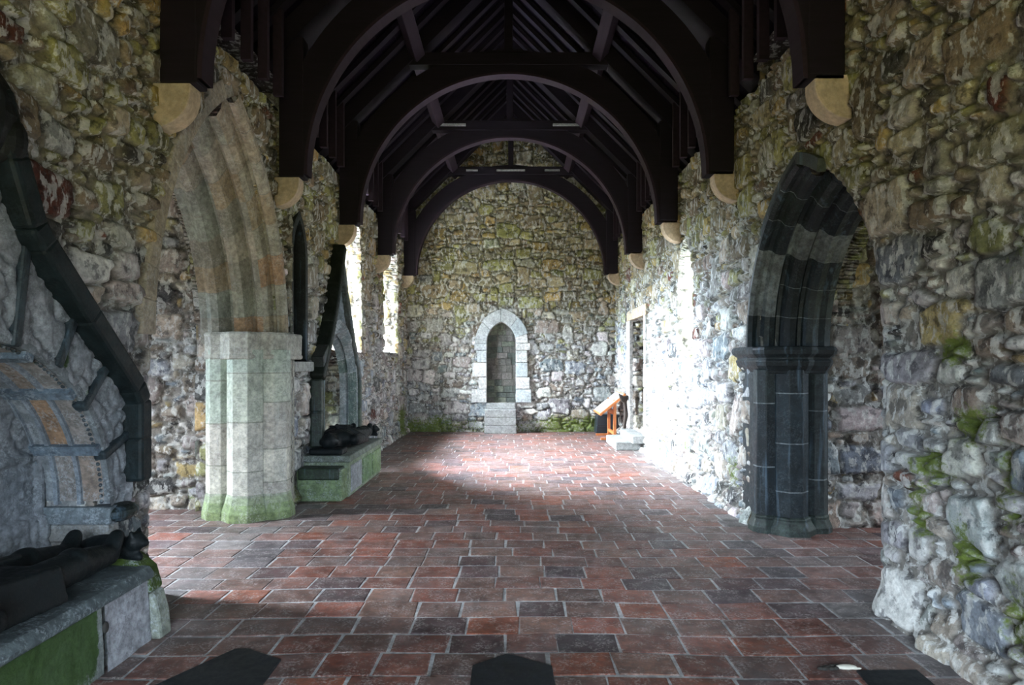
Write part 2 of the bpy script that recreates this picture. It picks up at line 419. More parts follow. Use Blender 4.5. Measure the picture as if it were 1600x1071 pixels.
# left nave wall -------------------------------------------------
TOMB=(2.9,.75,.97)       # near tomb arch: centre y, spring z, radius
holesL=[dict(f=A_(LA[0],LA[1],-.5,LA[2],LA[3]),depth=TH,rough=.8),
        dict(f=A_(TOMB[0]-TOMB[2],TOMB[0]+TOMB[2],.05,TOMB[1]),depth=.5,rough=.0),
        dict(f=A_(7.24,7.78,1.62,2.85,.62),depth=.5,rough=.1),
        dict(f=A_(8.12,9.70,.05,1.22,.86),depth=.42,rough=.5),
        dict(f=A_(9.40,10.62,1.78,3.2,1.1),depth=TH,splay=.08,uc=10.0,moss=.1),
        dict(f=A_(12.4,13.95,1.82,3.3,1.2),depth=TH,splay=.35,uc=13.2,moss=.1)]
us=lerp_grid([(YB,.14),(1.6,.10),(2.4,.0115),(4.5,.014),(8,.022),(15,.034)])
us=us[us<YE+.1]
mL=lambda u,z: np.maximum(moss_blob(u,z,[(14.3,.3,.6,.55,.85),(14.6,.9,.4,.4,.5),(12.2,.2,.5,.25,.4),(6.9,.15,.4,.3,.6),(4.35,1.2,.06,.5,.55),(7.25,.1,.3,.3,.6)]),
       .33*sstep(2.6,3.6,z)*sstep(6.5,9,u))
tN=lambda u,z:1-sstep(1.9,3.4,z+.8*(fbm(u/.9,z/.9,77,3)-.5))[...,None]*np.array((.10,.15,.38))  # yellow-brown stain on upper courses, also painting in the dimmer, warmer light there
fl=lambda u,z:.065*(1-sstep(0,.22,z))
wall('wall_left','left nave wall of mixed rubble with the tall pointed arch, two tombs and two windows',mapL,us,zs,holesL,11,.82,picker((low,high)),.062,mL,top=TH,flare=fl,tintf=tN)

# right nave wall ------------------------------------------------
holesR=[dict(f=A_(RA[0],RA[1],-.5,RA[2],RA[3]),depth=TH,rough=.6),
        dict(f=A_(8.5,9.35,1.72,2.62,.85),depth=.6,splay=.0,uc=8.9,moss=.1,col=(.62,.60,.52)),  # pale reveal colour stands in for daylight on the jamb
        dict(f=Rc(11.45,12.85,.3,2.46),depth=TH,splay=.0)]
us=lerp_grid([(YB,.14),(1.6,.10),(2.3,.0115),(4.5,.014),(8,.022),(15,.034)])
us=us[us<YE+.1]
mR=lambda u,z: np.maximum(moss_blob(u,z,[(3.45,1.68,.2,.12,.78),(3.3,1.28,.2,.15,.78),(3.6,1.02,.26,.16,.72),(3.35,.6,.16,.28,.76),(3.72,.75,.16,.3,.68),(3.0,.4,.15,.35,.62),(3.05,1.0,.12,.4,.6),(2.98,2.1,.12,.25,.5),
        (6.9,.45,.3,.35,.6),(8.6,.5,.35,.5,.55),(10.2,.3,.5,.4,.55),(9.6,1.2,.4,.3,.45),(12.0,.2,.3,.3,.5),(13.9,2.8,.25,.35,.55)]),.34*sstep(2.7,3.7,z)*sstep(6,9,u))
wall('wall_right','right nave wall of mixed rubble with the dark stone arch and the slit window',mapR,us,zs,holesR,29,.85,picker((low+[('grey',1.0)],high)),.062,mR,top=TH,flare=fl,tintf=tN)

# end wall ---------------------------------------------------------
us=np.arange(XL-1.,XR+1.,.018); zE=np.arange(-.04,7.7,.018)
lowE=[('grey',3.2),('blue',2.2),('pale',2.2),('buff',1.2),('pink',.8),('dark',.25),('brown',.5)]
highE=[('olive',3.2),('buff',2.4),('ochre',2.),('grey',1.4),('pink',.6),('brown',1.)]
ND=(-.65,.03,.68,2.07,.52)    # blocked doorway
mE=lambda u,z: np.maximum(.72*(1-sstep(.1,.75,z+.35*(fbm(u/.35,z/.3,5,3)-.5)))*(.72+.28*sstep(-1.0,-2.0,u)+.28*sstep(.2,1.2,u)),.38*sstep(3.,4.,z))
def gable(u,z): return -(z-(7.60-np.abs(u-XC)))
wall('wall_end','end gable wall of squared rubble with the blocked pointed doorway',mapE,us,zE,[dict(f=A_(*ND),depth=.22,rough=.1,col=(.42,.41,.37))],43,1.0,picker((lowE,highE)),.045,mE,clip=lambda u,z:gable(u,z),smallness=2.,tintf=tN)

# transept walls -----------------------------------------------------
lowT=[('grey',3),('pink',2),('buff',2.5),('brown',2),('pale',.8),('blue',.8),('dark',.7),('ochre',.6)]
uT=np.arange(-6.,-2.45,.018); zT=np.arange(-.04,4.6,.018)
wall('wall_transept_left','rubble far wall of the left transept seen through the tall arch',lambda u,z,h:(u,LY+.05-h,z),uT,zT,(),61,.85,picker((lowT,lowT+[('olive',2)])),.05,lambda u,z:.6*moss_blob(u,z,[(-3.4,.2,.5,.3,.8)]),flare=fl)
uT=np.arange(2.4,5.9,.018)
wall('wall_transept_right','rubble far wall of the right transept seen through the dark arch',lambda u,z,h:(u,RY+.05-h,z),uT,zT,(),73,.95,picker((lowT,[('ochre',2),('buff',2),('brown',3),('grey',1)])),.05,None,flare=fl)
def rough_shell(name,label,quads,col=(.25,.22,.19)):
    b=MB()
    for q in quads: b.add(q,[(0,1,2,3)],col)
    return struct(b.build(name,M['rubble']),label)
for sgn,x0,x1,yf,nm in((-1,-6.,XL-TH,LY,'left'),(1,5.9,XR+TH,RY,'right')):
    yn=4.2 if sgn<0 else 3.85
    # near wall, outer wall with a window opening, ceiling
    wy0,wy1,wz0,wz1=(5.1,5.55,1.7,2.6) if sgn<0 else (4.9,5.5,1.3,2.6)
    X=x0
    rough_shell('wall_transept_%s_outer'%nm,'outer wall of the %s transept around its window'%nm,[
        [(X,yn,0),(X,yf+.1,0),(X,yf+.1,wz0),(X,yn,wz0)],[(X,yn,wz1),(X,yf+.1,wz1),(X,yf+.1,4.6),(X,yn,4.6)],
        [(X,yn,wz0),(X,wy0,wz0),(X,wy0,wz1),(X,yn,wz1)],[(X,wy1,wz0),(X,yf+.1,wz0),(X,yf+.1,wz1),(X,wy1,wz1)]])
    rough_shell('wall_transept_%s_near'%nm,'near wall of the %s transept'%nm,[[(X,yn,0),(x1,yn,0),(x1,yn,4.6),(X,yn,4.6)]])
    rough_shell('ceiling_transept_%s'%nm,'ceiling of the %s transept'%nm,[[(X,yn,4.59),(x1-sgn*TH,yn,4.59),(x1-sgn*TH,yf+.1,4.59),(X,yf+.1,4.59)]],(.05,.04,.04))
# wall behind the viewer with its large window
bx0,bx1,bz0,bz1=-1.9,1.75,.3,2.65
rough_shell('wall_back','rubble wall behind the viewpoint around its large window',[
    [(XL-.1,YB,0),(XR+.1,YB,0),(XR+.1,YB,bz0),(XL-.1,YB,bz0)],[(XL-.1,YB,bz0),(bx0,YB,bz0),(bx0,YB,bz1),(XL-.1,YB,bz1)],
    [(bx1,YB,bz0),(XR+.1,YB,bz0),(XR+.1,YB,bz1),(bx1,YB,bz1)],[(XL-.9,YB,bz1),(XR+.9,YB,bz1),(XR+.9,YB,7.6),(XL-.9,YB,7.6)]],(.3,.27,.23))

# ------------------------------------------------------------------ floor of quarry tiles
rng=np.random.RandomState(5)
tpal=[(.19,.075,.052),(.165,.078,.06),(.145,.08,.066),(.13,.088,.076),(.09,.058,.06),(.21,.082,.05),(.17,.108,.085),(.065,.05,.057),(.14,.09,.075)]
tw=np.array([2.2,3,3,2.5,2,1.1,2,1.2,2.5]); tw/=tw.sum()
fb=MB()
SLABS=[[(-1.80,3.13),(-1.56,3.57),(-1.49,3.575),(-1.255,3.44),(-1.25,3.13)],
       [(-.22,3.13),(-.222,3.375),(-.05,3.505),(.0,3.49),(.197,3.37),(.205,3.13)],
       [(1.75,3.13),(1.772,3.32),(2.09,3.325),(2.08,3.13)]]
slab_box=[(-1.72,-1.27,3.1,3.47),(-.2,.18,3.1,3.42),(1.79,2.06,3.1,3.3)]
def floor_span(y):
    x0,x1=XL-.1,XR+.1
    if LA[0]-.3<y<LY+.05: x0=-6.
    if RA[0]-.35<y<RY+.05: x1=5.9
    return x0,x1
y=YB; row=0
while y<YE:
    dh=.25*rng.uniform(.93,1.07) if y>1 else .5
    x0,x1=floor_span(y+dh/2); x=x0-rng.uniform(0,.33)
    while x<x1:
        w=(.33 if y>1 else .66)*rng.uniform(.86,1.12)
        a,b=max(x,x0),min(x+w,x1)
        if b-a>.04:
            cx,cy=(a+b)/2,y+dh/2
            wob=lambda px,py: .018*sin(px*1.7+py*.5)+.012*sin(px*4.1+py*1.3+1)
            if True:
                g=rng.uniform(.0035,.0075); zt=float(np.clip(rng.normal(0,.001),-.001,.002)); tx,ty=np.clip(rng.normal(0,.004,2),-.006,.006)
                j=rng.normal(0,.004,8)
                P=[(a+g+j[0],y+g+j[1]),(b-g+j[2],y+g+j[3]),(b-g+j[4],y+dh-g+j[5]),(a+g+j[6],y+dh-g+j[7])]
                P=[(p[0],p[1]+wob(p[0],p[1])) for p in P]
                bv=.007; vs=[]
                for k,p in enumerate(P): vs.append((p[0],p[1],-.012))
                for k,p in enumerate(P): vs.append((p[0],p[1],zt-.004+(p[0]-cx)*tx+(p[1]-cy)*ty))
                for k,p in enumerate(P):
                    sx=1 if p[0]<cx else -1; sy=1 if p[1]<cy else -1
                    vs.append((p[0]+bv*sx,p[1]+bv*sy,zt+(p[0]-cx)*tx+(p[1]-cy)*ty))
                t=np.array(tpal[rng.choice(len(tpal),p=tw)])*np.array((1.,.86,.84))*rng.uniform(.75,1.2)
                # worn and dusty towards the wall feet and the recesses
                dw=min(abs(cx-XL),abs(cx-XR)); dust=max(0,1-dw/.55)*.6*rng.uniform(.6,1.2)
                dust=max(dust,.25*max(0,1-abs(cy-6.6)/.5)*(cx<-1.6))
                t=t*(1-dust)+np.array((.17,.18,.185))*dust
                fs=[(0,1,5,4),(1,2,6,5),(2,3,7,6),(3,0,4,7),(4,5,9,8),(5,6,10,9),(6,7,11,10),(7,4,8,11),(8,9,10,11)]
                fb.add(vs,fs,tuple(t))
        x+=w
    y+=dh; row+=1
fb.add([(-6.2,YB,-.0035),(6.1,YB,-.0035),(6.1,YE+.2,-.0035),(-6.2,YE+.2,-.0035)],[(0,1,2,3)],(.38,.39,.40))
struct(fb.build('floor',M['tile']),'floor of worn red and brown tiles in pale mortar','floor')

for sl,nm,lab in zip(SLABS,('grave_slab',)*3,('large dark slate floor slab with a pointed end beside the near mossy tomb','dark slate floor slab with a pointed end in the middle of the tiled floor','dark square-ended slate floor slab at the foot of the right wall')):
    b=MB(); b.prism(sl,lambda u,v,t:(u,v,t),-.02,.009)
    tag(b.build(nm,M['slate'],bevel=.004),lab,'slab','dark slabs let into the floor')

# ------------------------------------------------------------------ roof
def rafz(ax): return 5.12+(2.3-ax)    # underside of the rafters
cb=MB()
for s in(-1,1):
    n=[(0.,rafz(0)+.13),(3.45,rafz(3.45)+.13)]
    P=[(XC+s*n[0][0],YB,n[0][1]),(XC+s*n[1][0],YB,n[1][1]),(XC+s*n[1][0],YE+.6,n[1][1]),(XC+s*n[0][0],YE+.6,n[0][1])]
    # boards with a slight lap
    k=18
    for i in range(k):
        a,b_=i/k,(i+1)/k
        xa,xb=3.45*a,3.45*b_; za,zb=rafz(xa)+.13,rafz(xb)+.13+.012
        cb.hexa([(XC+s*xa,YB,za),(XC+s*xb,YB,zb),(XC+s*xb,YE+.6,zb),(XC+s*xa,YE+.6,za),(XC+s*xa,YB,za+.06),(XC+s*xb,YB,zb+.06),(XC+s*xb,YE+.6,zb+.06),(XC+s*xa,YE+.6,za+.06)])
struct(cb.build('ceiling',M['boards']),'underside of the dark boarded pitched roof','ceiling')

TY=[4.57,6.84,9.17,11.72,14.45]
ordinal=['nearest','second nearest','third nearest','fourth nearest','farthest']
r0=2.12; z0=3.6
for i,ty in enumerate(TY):
    lab=['dark timber arched roof truss on the nearest corbels, its arch above the frame',
         'largest fully curved dark roof truss, springing from the second pair of corbels',
         'dark arched roof truss in the middle, standing on the third pair of corbels',
         'dark arched roof truss before the last one, on corbels beside the left windows',
         'smallest dark arched roof truss framing the end gable wall'][i]
    t=thing('roof_truss',lab,'roof truss',(XC,ty,3.6),'arched roof trusses')
    tk=.08
    b=MB(); n=64; ins=[];out=[]
    for k in range(n+1):
        a=pi*k/n; ins.append((r0*cos(a),z0+r0*sin(a))); ro=min(r0+.34,(HW-.02)/max(abs(cos(a)),.01)); out.append((ro*cos(a),z0+ro*sin(a)))
    for k in range(n):
        q=[ins[k],ins[k+1],out[k+1],out[k]]
        b.hexa([(XC+p[0],ty-tk,p[1]) for p in q]+[(XC+p[0],ty+tk,p[1]) for p in q])
    brace=b.build('arch_brace',M['oak'],t)
    # lower edge strip of the arch, paler to paint in the lit soffit
    b=MB()
    for k in range(n):
        for s in(-1,):
            q=[(r0-.012,k),(r0-.012,k+1),(r0+.02,k+1),(r0+.02,k)]
            P=[(XC+r*cos(pi*kk/n),z0+r*sin(pi*kk/n)) for r,kk in q]
            b.hexa([(p[0],ty-tk-.006,p[1]) for p in P]+[(p[0],ty+tk+.006,p[1]) for p in P])
    b.build('arch_lit_edge',M['oakpale'],brace)
    for s in(-1,1):
        b=MB(); xa,xb=XC+s*(HW-.27),XC+s*(HW-.01); b.box(min(xa,xb),max(xa,xb),ty-.086,ty+.086,3.63 if s>0 else 3.57,5.05)
        b.build('wall_post',M['oak'],t,bevel=.012)
        b=MB(); b.bar((XC+s*2.9,ty,rafz(2.9)-.02),(XC,ty,rafz(0)-.02),.2,.24,up=(0,1,0)); b.build('principal_rafter',M['oak'],t)
    b=MB(); b.box(XC-1.42,XC+1.42,ty-.09,ty+.09,5.84,6.02); collar=b.build('collar_beam',M['oak'],t,bevel=.01)
    if i>2:
        for xa,xb in (((-1.33,-.8),(.78,1.3)) if i==3 else ((-1.0,-.74),(-.32,.32),(.76,1.1))):  # added pale strips imitate light catching the collar beams
            b=MB(); b.box(XC+xa,XC+xb,ty-.112,ty-.088,5.91,5.955); tag(b.build('lit_strip',M['concrete'],collar,bevel=.005),'pale flat strip painting light on the collar beam')
    b=MB(); b.box(XC-.06,XC+.06,ty-.07,ty+.07,6.02,7.25); b.build('king_post',M['oak'],t,bevel=.01)
# purlins
for s,nm in((-1,'left'),(1,'right')):
    b=MB(); b.bar((XC+s*1.30,YB,rafz(1.30)-.128),(XC+s*1.30,YE,rafz(1.30)-.128),.17,.17,up=(s*.7,0,.7))
    tag(b.build('purlin',M['oakpale'],bevel=.012),'long paler purlin beam running under the %s slope of the roof'%nm,'beam')
    b=MB(); xx=XC+s*(HW+.12); b.box(min(xx,xx+s*.25),max(xx,xx+s*.25),YB,YE,WT+.01,WT+.12)
    tag(b.build('wall_plate',M['oak'],bevel=.01),'dark timber wall plate lying along the head of the %s wall'%nm,'beam')
# common rafters: one couple is two rafters and their ashlar posts
proto=thing('rafter_couple','pair of dark common rafters between the first and second arched trusses','rafter',(XC,4.9,WT),'common rafters')
kids=[]
for s in(-1,1):
    b=MB(); b.bar((XC+s*3.2,4.9,rafz(3.2)+.06),(XC+s*.02,4.9,rafz(.02)+.06),.06,.12,up=(0,1,0)); 
    # bar() takes its width along the cross product: give the rafter its depth across the slope
    kids.append(b.build('rafter',M['oak'],proto))
    b=MB(); b.box(XC+s*2.3-.045,XC+s*2.3+.045,4.87,4.93,WT,rafz(2.3)+.05); kids.append(b.build('ashlar_post',M['oakpale'] ,proto))
first=True
bays=['between the first and second arched trusses','between the second and third arched trusses','between the third and fourth arched trusses','between the fourth arched truss and the farthest one','behind the farthest arched truss']
rafters=[]
for i,ta in enumerate(TY):
    tb=TY[i+1] if i<4 else YE
    n=max(1,int(round((tb-ta)/.38))-1)
    if i==4: n=1
    for k in range(n):
        yy=ta+(tb-ta)*(k+1)/(n+1)
        if first: r=proto; first=False; r.location.y=yy
        else:
            r=proto.copy(); COL.objects.link(r); r.location.y=yy
            for c in kids:
                d=c.copy(); COL.objects.link(d); d.parent=r; d.matrix_parent_inverse=c.matrix_parent_inverse
        r['label']=('pair of dark common rafters '+bays[i]) if n>1 else 'single pair of dark common rafters '+bays[i]
        r['group']='common rafters '+bays[i]

# corbels
for i,ty in enumerate(TY):
    for s in(-1,1):
        zt=3.63 if s>0 else 3.57; xw=XR+.04 if s>0 else XL-.04
        prof=[(0,0)]; pr=.262; hh=.31 if i<4 else .27
        prof=[(0,0),(pr,0),(pr,-.06)]+[(pr*cos(a),-.06-(hh-.06)*sin(a)) for a in np.linspace(.12,pi/2*.93,12)]+[(0,-hh)]
        b=MB(); b.prism(prof,lambda u,v,t:(xw-s*u,t,zt+v),ty-.08,ty+.08)
        side='right' if s>0 else 'left'
        where=['nearest the viewer, high above the %s'%('dark arch' if s>0 else 'near tomb'),'second from the viewer, %s'%('beyond the dark arch' if s>0 else 'above the black lancet recess'),'third from the viewer, %s'%('above the slit window' if s>0 else 'beside the first window'),'fourth from the viewer, %s'%('above the doorway' if s>0 else 'between the two windows'),'in the far corner against the end wall'][i]
        tag(b.build('corbel',M['corbel'],bevel=.008),'rounded sandstone corbel on the %s wall, %s'%(side,where),'corbel','sandstone corbels under the trusses')

# ------------------------------------------------------------------ moulded arches and piers
def arch_ring(b,y0,y1,zs_,R,prof_,side,palette,njoint,seed,zlow=None,near=None):
    """sweep of a moulding; prof: (x, inset)"""
    rg=random.Random(seed); half=(y1-y0)/2; ym=(y0+y1)/2
    for sg in(1,-1):
        prof=near if (near and sg<0) else prof_
        n=44; cols=[[rg.choice(palette) for _ in range(3)] for _ in range(njoint+1)]
        pts=[]
        for (x,ins) in prof:
            Rr=R-ins; amax=acos(min(1,(R-half)/Rr)); line=[]
            if zlow is not None: line.append((x,ym+sg*(half-ins),zlow))
            ts=[]
            for j in range(njoint):
                t0,t1=j/njoint,(j+1)/njoint; e=.0045/(R*amax)
                for q in range(7): ts.append((t0+e+(t1-t0-2*e)*q/6,j,q))
            for t,_,_ in ts:
                a=amax*t; line.append((x,ym+sg*(half-R+Rr*cos(a)),zs_+Rr*sin(a)))
            pts.append(line)
        L=len(pts[0]); k0=1 if zlow is not None else 0
        vs=[p for l in pts for p in l]; fs=[];cs=[]
        for i in range(len(prof)-1):
            for k in range(L-1):
                fs.append((i*L+k,i*L+k+1,(i+1)*L+k+1,(i+1)*L+k))
                kk=k-k0; j=max(0,kk)//7; mort=(kk>=0 and kk%7==6)
                base=cols[j][min(2,int(3*i/(len(prof)-1)))]
                cs.append(palette[-1] if mort else base)
        b.add(vs,fs,cs)
def shaft(b,cx,cy,r,z0,z1,joints,palette,rg,n=16,rot=0.):
    prof=[(r,z0)]; cs=[]; c=rg.choice(palette[:-1])
    for j in joints:
        prof+=[(r,j-.006)]; cs.append(c); prof+=[(r*.985,j),(r,j+.006)]; cs+=[palette[-1]]*2; c=rg.choice(palette[:-1])
    prof.append((r,z1)); cs.append(c)
    b.lathe(cx,cy,prof,n,cs,rot)

# right: black wet schist arch
dk=[(.022,.030,.031),(.007,.013,.017),(.009,.014,.018),(.010,.018,.023),(.007,.012,.015),(.013,.021,.026),(.008,.016,.014),(.15,.17,.18)]
ra=thing('transept_arch','black moulded pointed arch and clustered pier in the right wall','arch',(2.6,6.1,0))
profR=[(2.30,-.03),(2.295,.02),(2.33,.045),(2.38,.03),(2.41,.045),(2.43,.09),(2.47,.11),(2.52,.105),(2.545,.075),(2.575,.085),(2.60,.14),(2.64,.175),(2.70,.175),(2.73,.14),(2.76,.15),(2.79,.20),(2.84,.225),(2.90,.21),(2.96,.215),(3.02,.20),(3.02,-.02)]
b=MB(); arch_ring(b,RA[0],RA[1],RA[2],RA[3],profR,1,dk,6,3,near=[(2.55,-.06)]+profR[9:]); b.build('arch_moulding',M['dark'],ra,smooth=False)
rg=random.Random(4)
b=MB(); b.box(2.345,3.02,6.14,6.6,0,1.53,(.012,.018,.021)); b.build('pier_core',M['dark'],ra,bevel=.03)
for cx,cy,r,jt in((2.42,6.15,.12,(.62,1.22)),(2.61,6.075,.165,(.4,.85,1.32)),(2.875,6.13,.11,(.5,1.15))):
    b=MB(); shaft(b,cx,cy,r,.13,1.54,jt,dk,rg,8,pi/8); b.build('pier_shaft',M['dark'],ra,bevel=.008)
    b=MB(); b.lathe(cx,cy,[(r*1.42,-.01),(r*1.40,.05),(r*1.22,.10),(r*1.13,.125),(r*1.16,.15),(r*1.02,.165)],8,(.03,.042,.036),pi/8); b.build('pier_base',M['dark'],ra,bevel=.008)
def capital(poly,z0,z1,name,mat,par,col,steps):
    """moulded capital: plan outline offset outwards step by step"""
    b=MB(); c=np.mean(np.array(poly),0); n=len(poly); vs=[];fs=[];P=np.array(poly)
    d=[]
    for i in range(n):
        e0=P[i]-P[i-1]; e1=P[(i+1)%n]-P[i]; n0=np.array((e0[1],-e0[0]))/np.linalg.norm(e0); n1=np.array((e1[1],-e1[0]))/np.linalg.norm(e1)
        m=n0+n1; m/=max(.3,np.dot(m,n0)); d.append(m)
    for off,t in steps:
        for i in range(n): q=P[i]+d[i]*off; vs.append((q[0],q[1],z0+(z1-z0)*t))
    for j in range(len(steps)-1):
        for i in range(n): fs.append((j*n+i,j*n+(i+1)%n,(j+1)*n+(i+1)%n,(j+1)*n+i))
    fs.append(tuple(range(n-1,-1,-1))); fs.append(tuple(range((len(steps)-1)*n,len(steps)*n)))
    b.add(vs,fs,col); return b.build(name,mat,par,bevel=.006)
cst=[(0,0),(.01,.03),(.015,.1),(.05,.3),(.06,.45),(.058,.5),(.045,.52),(.05,.6),(.085,.72),(.095,.86),(.085,.98),(.07,1)]
capital([(2.36,6.6),(2.36,6.12),(2.40,6.04),(2.46,6.0),(2.53,5.95),(2.69,5.95),(2.77,6.02),(2.92,6.03),(2.98,6.12),(2.98,6.6)],1.50,1.76,'pier_capital',M['dark'],ra,(.011,.016,.018),cst)
# near respond: only its dark impost block shows
capital([(2.385,3.98),(3.0,3.98),(3.0,4.2),(2.385,4.2)][::-1],1.56,1.75,'impost_block',M['dark'],ra,(.02,.025,.027),[(0,0),(.01,.2),(.05,.6),(.07,.8),(.07,1)])
# hood piece over the crown
b=MB(); half=(RA[1]-RA[0])/2; ym=(RA[1]+RA[0])/2
for sg,f0,f1 in((1,.55,1.),(-1,.80,1.)):
    for k in range(12):
        P=[]
        for t,ro in((k/12,-.02),((k+1)/12,-.02),((k+1)/12,.075),(k/12,.075)):
            Rr=RA[3]+ro; a=acos((RA[3]-half)/Rr)*(f0+(f1-f0)*t); P.append((ym+sg*(half-RA[3]+Rr*cos(a)),RA[2]+Rr*sin(a)))
        b.hexa([(XR+.04,*p) for p in P]+[(XR-.03,*p) for p in P],(.05,.06,.05))
b.build('hood_stone',M['dark'],ra)

# left: pale dressed stone arch
lp=[(.43,.46,.38),(.47,.46,.40),(.38,.43,.36),(.50,.49,.42),(.43,.41,.36),(.26,.27,.22)]
la=thing('transept_arch','tall pale green-grey pointed arch and clustered pier in the left wall','arch',(-2.7,6.7,0))
profL=[(-2.46,-.02),(-2.465,.03),(-2.50,.065),(-2.55,.06),(-2.575,.02),(-2.60,.03),(-2.62,.11),(-2.66,.165),(-2.72,.165),(-2.75,.12),(-2.775,.10),(-2.80,.15),(-2.83,.23),(-2.88,.265),(-2.93,.255),(-2.955,.20),(-2.98,.20),(-3.01,.27),(-3.05,.34),(-3.12,.35),(-3.18,.31),(-3.25,.32),(-3.25,-.02)]
lp2=[(.34,.32,.26),(.36,.31,.24),(.28,.30,.26),(.38,.35,.29),(.37,.24,.15),(.33,.27,.19),(.33,.33,.27),(.26,.25,.21)]
b=MB(); arch_ring(b,LA[0],LA[1],LA[2],LA[3],profL[::-1],-1,lp2,8,12,zlow=None,near=[(-3.25,-.02)]+profL[::-1][1:12]+[(-2.60,-.06)]); b.build('arch_moulding',M['dressed'],la)
rg=random.Random(9)
b=MB(); b.box(-3.25,-2.46,6.74,7.2,0,1.85,(.33,.32,.27)); b.build('pier_core',M['dressed'],la,bevel=.05)
for cx,cy,r,jt,n in((-3.06,6.68,.15,(.55,.98,1.42),8),(-2.76,6.62,.2,(.5,1.0,1.5),8),(-2.53,6.72,.17,(.38,.72,1.2,1.5),8)):
    b=MB(); shaft(b,cx,cy,r,.15,1.74,jt,lp,rg,n,pi/8); b.build('pier_shaft',M['dressed'],la,bevel=.012)
    b=MB(); b.lathe(cx,cy,[(r*1.30,-.01),(r*1.27,.08),(r*1.12,.17),(r*1.04,.24),(r*1.0,.27)],n,[(.17,.22,.10),(.2,.26,.13),(.26,.31,.2),(.3,.33,.25)],pi/8); b.build('pier_base',M['dressed'],la,bevel=.012)
capital([(-3.2,7.2),(-3.2,6.62),(-3.1,6.54),(-3.0,6.54),(-2.86,6.43),(-2.68,6.43),(-2.6,6.56),(-2.48,6.57),(-2.40,6.68),(-2.40,7.2)],1.64,1.92,'pier_capital',M['dressed'],la,(.36,.35,.3),[(0,0),(.01,.04),(.015,.12),(.005,.2),(.008,.8),(.012,.92),(.0,1)])

rg=random.Random(8); b=MB(); half=(LA[1]-LA[0])/2; ym=(LA[1]+LA[0])/2; k=0
while k<34:
    m=rg.choice((3,4,5)); c=rg.choice([(.33,.28,.21),(.36,.31,.24),(.30,.27,.22)]); w=rg.uniform(.10,.16)
    P=[];Q=[]
    for q in range(k,min(34,k+m)+1):
        am=acos((LA[3]-half)/LA[3])*q/34
        for L,ro in((P,-.012),(Q,w)):
            Rr=LA[3]+ro; L.append((ym-(half-LA[3]+Rr*cos(am)),LA[2]+Rr*sin(am)))
    b.prism(P+Q[::-1],lambda u,v,t:(t,u,v),XL-.12,XL+.004,c); k+=m
b.build('arch_edge_stones',M['dressed'],la,bevel=.012)

# black lancet recess in the left wall
lr=thing('lancet_recess','narrow blind lancet recess of black stone in the left wall between pier and far tomb','recess',(XL,7.51,1.62))
pl=[(7.2,1.6),(7.82,1.6)]
def lancet(y0,y1,zb,zsp,R,n=10):
    h=(y1-y0)/2; ym=(y0+y1)/2; am=acos((R-h)/R); p=[(y0,zb),(y1,zb)]
    p+=[(y1-R+R*cos(am*k/n),zsp+R*sin(am*k/n)) for k in range(n+1)]
    p+=[(y0+R-R*cos(am*k/n),zsp+R*sin(am*k/n)) for k in range(n-1,-1,-1)]
    return p
mYZ=lambda u,v,t:(t,u,v)
b=MB(); b.prism(lancet(7.22,7.80,1.6,2.85,.62),mYZ,XL-.5,XL-.16,(.012,.014,.014)); b.build('back_stone',M['dark'],lr)
o_=lancet(7.22,7.80,1.6,2.85,.64); i_=lancet(7.30,7.72,1.66,2.85,.56)
b=MB()
for k in range(1,len(o_)):
    k2=(k+1)%len(o_); q=[o_[k],o_[k2],i_[k2],i_[k]]
    b.hexa([(XL-.45,*p) for p in q]+[(XL-.02,*p) for p in q],(.016,.02,.018))
b.build('recess_frame',M['dark'],lr)
b=MB(); b.box(XL-.4,XL+.03,7.2,7.9,1.5,1.62,(.33,.33,.3)); b.build('recess_sill',M['dressed'],lr,bevel=.015)

# ------------------------------------------------------------------ relief panels (carved stone)
def relief(name,mat,mapf,u0,u1,v0,v1,inside,hf,cf,step,parent,mossf=None):
    us=np.arange(u0,u1,step); vs=np.arange(v0,v1,step); u,v=np.meshgrid(us,vs,indexing='ij')
    s=inside(u,v); ins=s<0; q=(ins[:-1,:-1]|ins[1:,:-1]|ins[1:,1:]|ins[:-1,1:])
    uu,vv=u.copy(),v.copy()
    for it in range(3):
        s=inside(uu,vv); e=2e-3; gu=(inside(uu+e,vv)-inside(uu-e,vv))/(2*e); gv=(inside(uu,vv+e)-inside(uu,vv-e))/(2*e); g=np.sqrt(gu**2+gv**2)+1e-6
        s=np.where((s>0)&(s<step*2.5),s,0); uu-=s*gu/g; vv-=s*gv/g
    nu,nz=u.shape; gi=np.arange(nu*nz).reshape(nu,nz)
    F=np.stack([gi[:-1,:-1],gi[1:,:-1],gi[1:,1:],gi[:-1,1:]],-1)[q].reshape(-1,4)
    used,inv=np.unique(F,return_inverse=True); F=inv.reshape(-1,4)
    V=np.stack(mapf(uu,vv,hf(uu,vv)),-1).reshape(-1,3)[used]; C=cf(uu,vv).reshape(-1,3)[used]
    ms=(mossf(uu,vv) if mossf else np.zeros(u.shape)).ravel()[used]
    return np_mesh(name,V,F,C,ms,mat,parent)
def carve(u,v,seed,sc=.075):
    w=fbm(u/.2,v/.2,seed,4)*2.6
    r=np.sqrt(np.abs(np.sin((u*.6+v*.35)/sc*2+w*4))); return r*.65+fbm(u/.06,v/.06,seed+4,3)*.4
